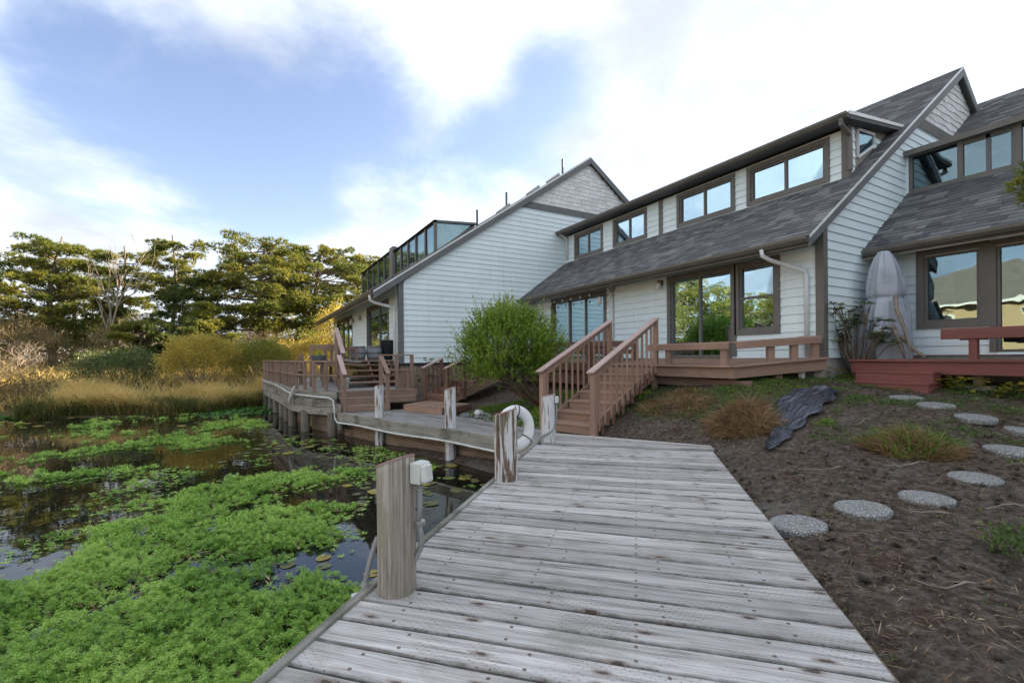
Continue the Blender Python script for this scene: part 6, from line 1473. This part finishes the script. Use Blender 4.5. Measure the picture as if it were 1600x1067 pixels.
for zx0, zx1, zy0, zy1, n in ((4.75, 5.15, 7.0, 8.4, 170), (4.42, 4.85, 8.3, 10.4, 230), (3.2, 3.75, 12.1, 12.6, 90)):
    for i in range(n):
        x, y = random.uniform(zx0, zx1), random.uniform(zy0, zy1); s_ = random.uniform(.02, .06); a = random.uniform(0, 6.28); rm = np.array([[math.cos(a), -math.sin(a), 0], [math.sin(a), math.cos(a), 0], [0, 0, 1]])
        Vs.append((base_v * np.array([1, random.uniform(.6, 1), random.uniform(.6, 1)])) @ rm.T * s_ + np.array([x, y, max(g1(x, y), -.1) + s_ * .4])); Fs_.append(base_f + kk); kk += len(base_v)
stuff(obj('gravel', npmesh('gravel', np.concatenate(Vs), np.concatenate(Fs_), 'pebble', True)), 'grey cobbles edging the middle walk', 'gravel')

# ---- tarp bundle and driftwood on the red deck
TB = thing('tarp_bundle', 'tall bundle wrapped in grey tarp standing in the house corner', 'tarp', (10.82, 4.12, 1.27))
lv = [(1.28, .36, .30), (1.45, .38, .32), (1.8, .37, .31), (2.15, .33, .28), (2.42, .29, .25), (2.46, .26, .22), (2.52, .29, .25), (2.8, .27, .23), (3.05, .22, .19), (3.25, .15, .13), (3.38, .08, .07)]; n = 72; V = []; Fc = []
zsub = []
for i in range(len(lv) - 1):
    for s_ in range(4): f_ = s_ / 4; zsub.append(tuple(a * (1 - f_) + b_ * f_ for a, b_ in zip(lv[i], lv[i + 1])))
zsub.append(lv[-1])
for z, ra_, rb2 in zsub:
    for k in range(n):
        a = 2 * math.pi * k / n; tie = abs(z - 2.46); fold = .07 * math.sin(a * 6 + z * .5) + .055 * math.sin(a * 13 - z * .9) + .03 * math.sin(a * 23 + z * 1.7) + .10 * mnoise.noise((math.cos(a) * 1.5, math.sin(a) * 1.5, z * 1.2)); fold *= min(1, .35 + tie * 2.2)
        V.append((10.82 + 1.12 * ra_ * (1 + 1.3 * fold) * math.cos(a) - .06 * (z - 1.3) * .5, 4.12 + 1.15 * rb2 * (1 + 1.3 * fold) * math.sin(a), z))
for i in range(len(zsub) - 1):
    for k in range(n): Fc.append((i * n + k, i * n + (k + 1) % n, (i + 1) * n + (k + 1) % n, (i + 1) * n + k))
Fc.append(tuple((len(zsub) - 1) * n + k for k in range(n)))
obj('tarp', mesh('tarp', V, Fc, 'tarp', True), TB)
mb = MB(); mb.tube([(10.80 + .285 * math.cos(a), 4.12 + .245 * math.sin(a), 2.46 + .01 * math.sin(a * 3)) for a in np.linspace(0, 6.28, 26)], .008, 5); mb.build('cord', 'rope', TB)
for k, pts in enumerate((((10.55, 3.86, 2.45), (10.42, 3.80, 2.2), (10.46, 3.70, 1.85), (10.36, 3.60, 1.5), (10.3, 3.52, 1.30)), ((10.6, 3.95, 2.0), (10.45, 3.82, 1.75), (10.4, 3.72, 1.5), (10.35, 3.66, 1.30)), ((10.5, 3.75, 1.7), (10.42, 3.55, 1.45), (10.4, 3.38, 1.31)))):
    mb = MB(); mb.tube(pts, [.045 - .008 * i for i in range(len(pts))], 8); tag(mb.build('driftwood', 'driftwood', None, True), ['thick bent driftwood limb leaning on the tarp bundle', 'straight driftwood stick leaning beside the thick limb', 'short low driftwood piece under the corner window'][k], 'driftwood')
# ---- string lights under the eave
SLG = thing('string_lights', 'string of small bulbs hanging under the eave above the curtained door', 'string lights', (8.9, 12.2, 3.3)); pts = []
for i in range(33): pts.append((8.86, 14.1 - i * .115, 3.30 - .035 * abs(math.sin(i * math.pi / 4))))
mb = MB(); mb.tube(pts, .006, 5); mb.build('cable', 'blackish', SLG)
for i in range(1, 33, 4):
    p = pts[i]; mb = MB(); mb.lathe([(.012, 0), (.016, -.03)], 8, (p[0], p[1], p[2])); mb.build('socket', 'blackish', SLG); mb = MB(); mb.lathe([(.012, -.09), (.024, -.065), (.018, -.032)], 8, p); mb.build('bulb', 'bulb', SLG, True)
HF = thing('hanging_feeder', 'small hanging feeder beside the vent pipe on the house wall', 'feeder', (9.1, 10.62, 3.0)); mb = MB(); mb.lathe([(.03, -.16), (.075, -.10), (.08, 0), (.05, .08), (.01, .10)], 12, (9.12, 10.62, 3.08)); mb.build('body', 'white_paint', HF, True); mb = MB(); mb.tube([(9.12, 10.62, 3.17), (9.3, 10.55, 3.24), (9.37, 10.5, 3.22)], .01, 5); mb.build('bracket', 'blackish', HF)
# small plant in planter
V, F_ = leaves(np.array([(1.72, 14.6, 1.44)] * 60) + rng.normal(size=(60, 3)) * .07, rdir(60, 1.0), .12, .06); obj('foliage', npmesh('foliage', V, F_, 'bush_leaf'), PT)

# ---- house across the pond, seen mirrored in the right windows
OH = thing('house', 'tan house with grey roof across the pond, mirrored in the end windows', 'house', (-25, 12, .5))
mb = MB(); mb.box(-33, -24, 1, 22, 0, 5.4); mb.build('wall', 'tan_wall', OH)
mb = MB(); mb.prism([(-23.2, 0.3, 5.3), (-28.5, .3, 8.2), (-33.8, .3, 5.3), (-33.8, .3, 5.1), (-28.5, .3, 8.0), (-23.2, .3, 5.1)], (0, 22.4, 0)); mb.build('roof', 'tan_roof', OH)
mb = MB(); mb.box(-23.25, -23.15, .3, 22.7, 5.05, 5.25); mb.build('fascia', 'white_paint', OH)
for y in (4, 9, 14, 19): mb = MB(); mb.box(-24.05, -23.97, y - .9, y + .9, 2.6, 4.2); wn = mb.build('window', 'white_paint', OH); mb = MB(); mb.box(-23.98, -23.95, y - .8, y + .8, 2.7, 4.1); mb.build('pane', 'blackish', wn)
hv = []; hf = []
for i in range(41):
    for j in range(9): yy = -300 + i * 20; hv.append((-230 - j * 30, yy, -2 + (34 + 12 * math.sin(yy * .011 + 1) + 7 * math.sin(yy * .037)) * math.sin(j / 8 * math.pi)))
for i in range(40):
    for j in range(8): a = i * 9 + j; hf.append((a, a + 1, a + 10, a + 9))
struct(obj('hills', mesh('hills', hv, hf, 'hill', True)))
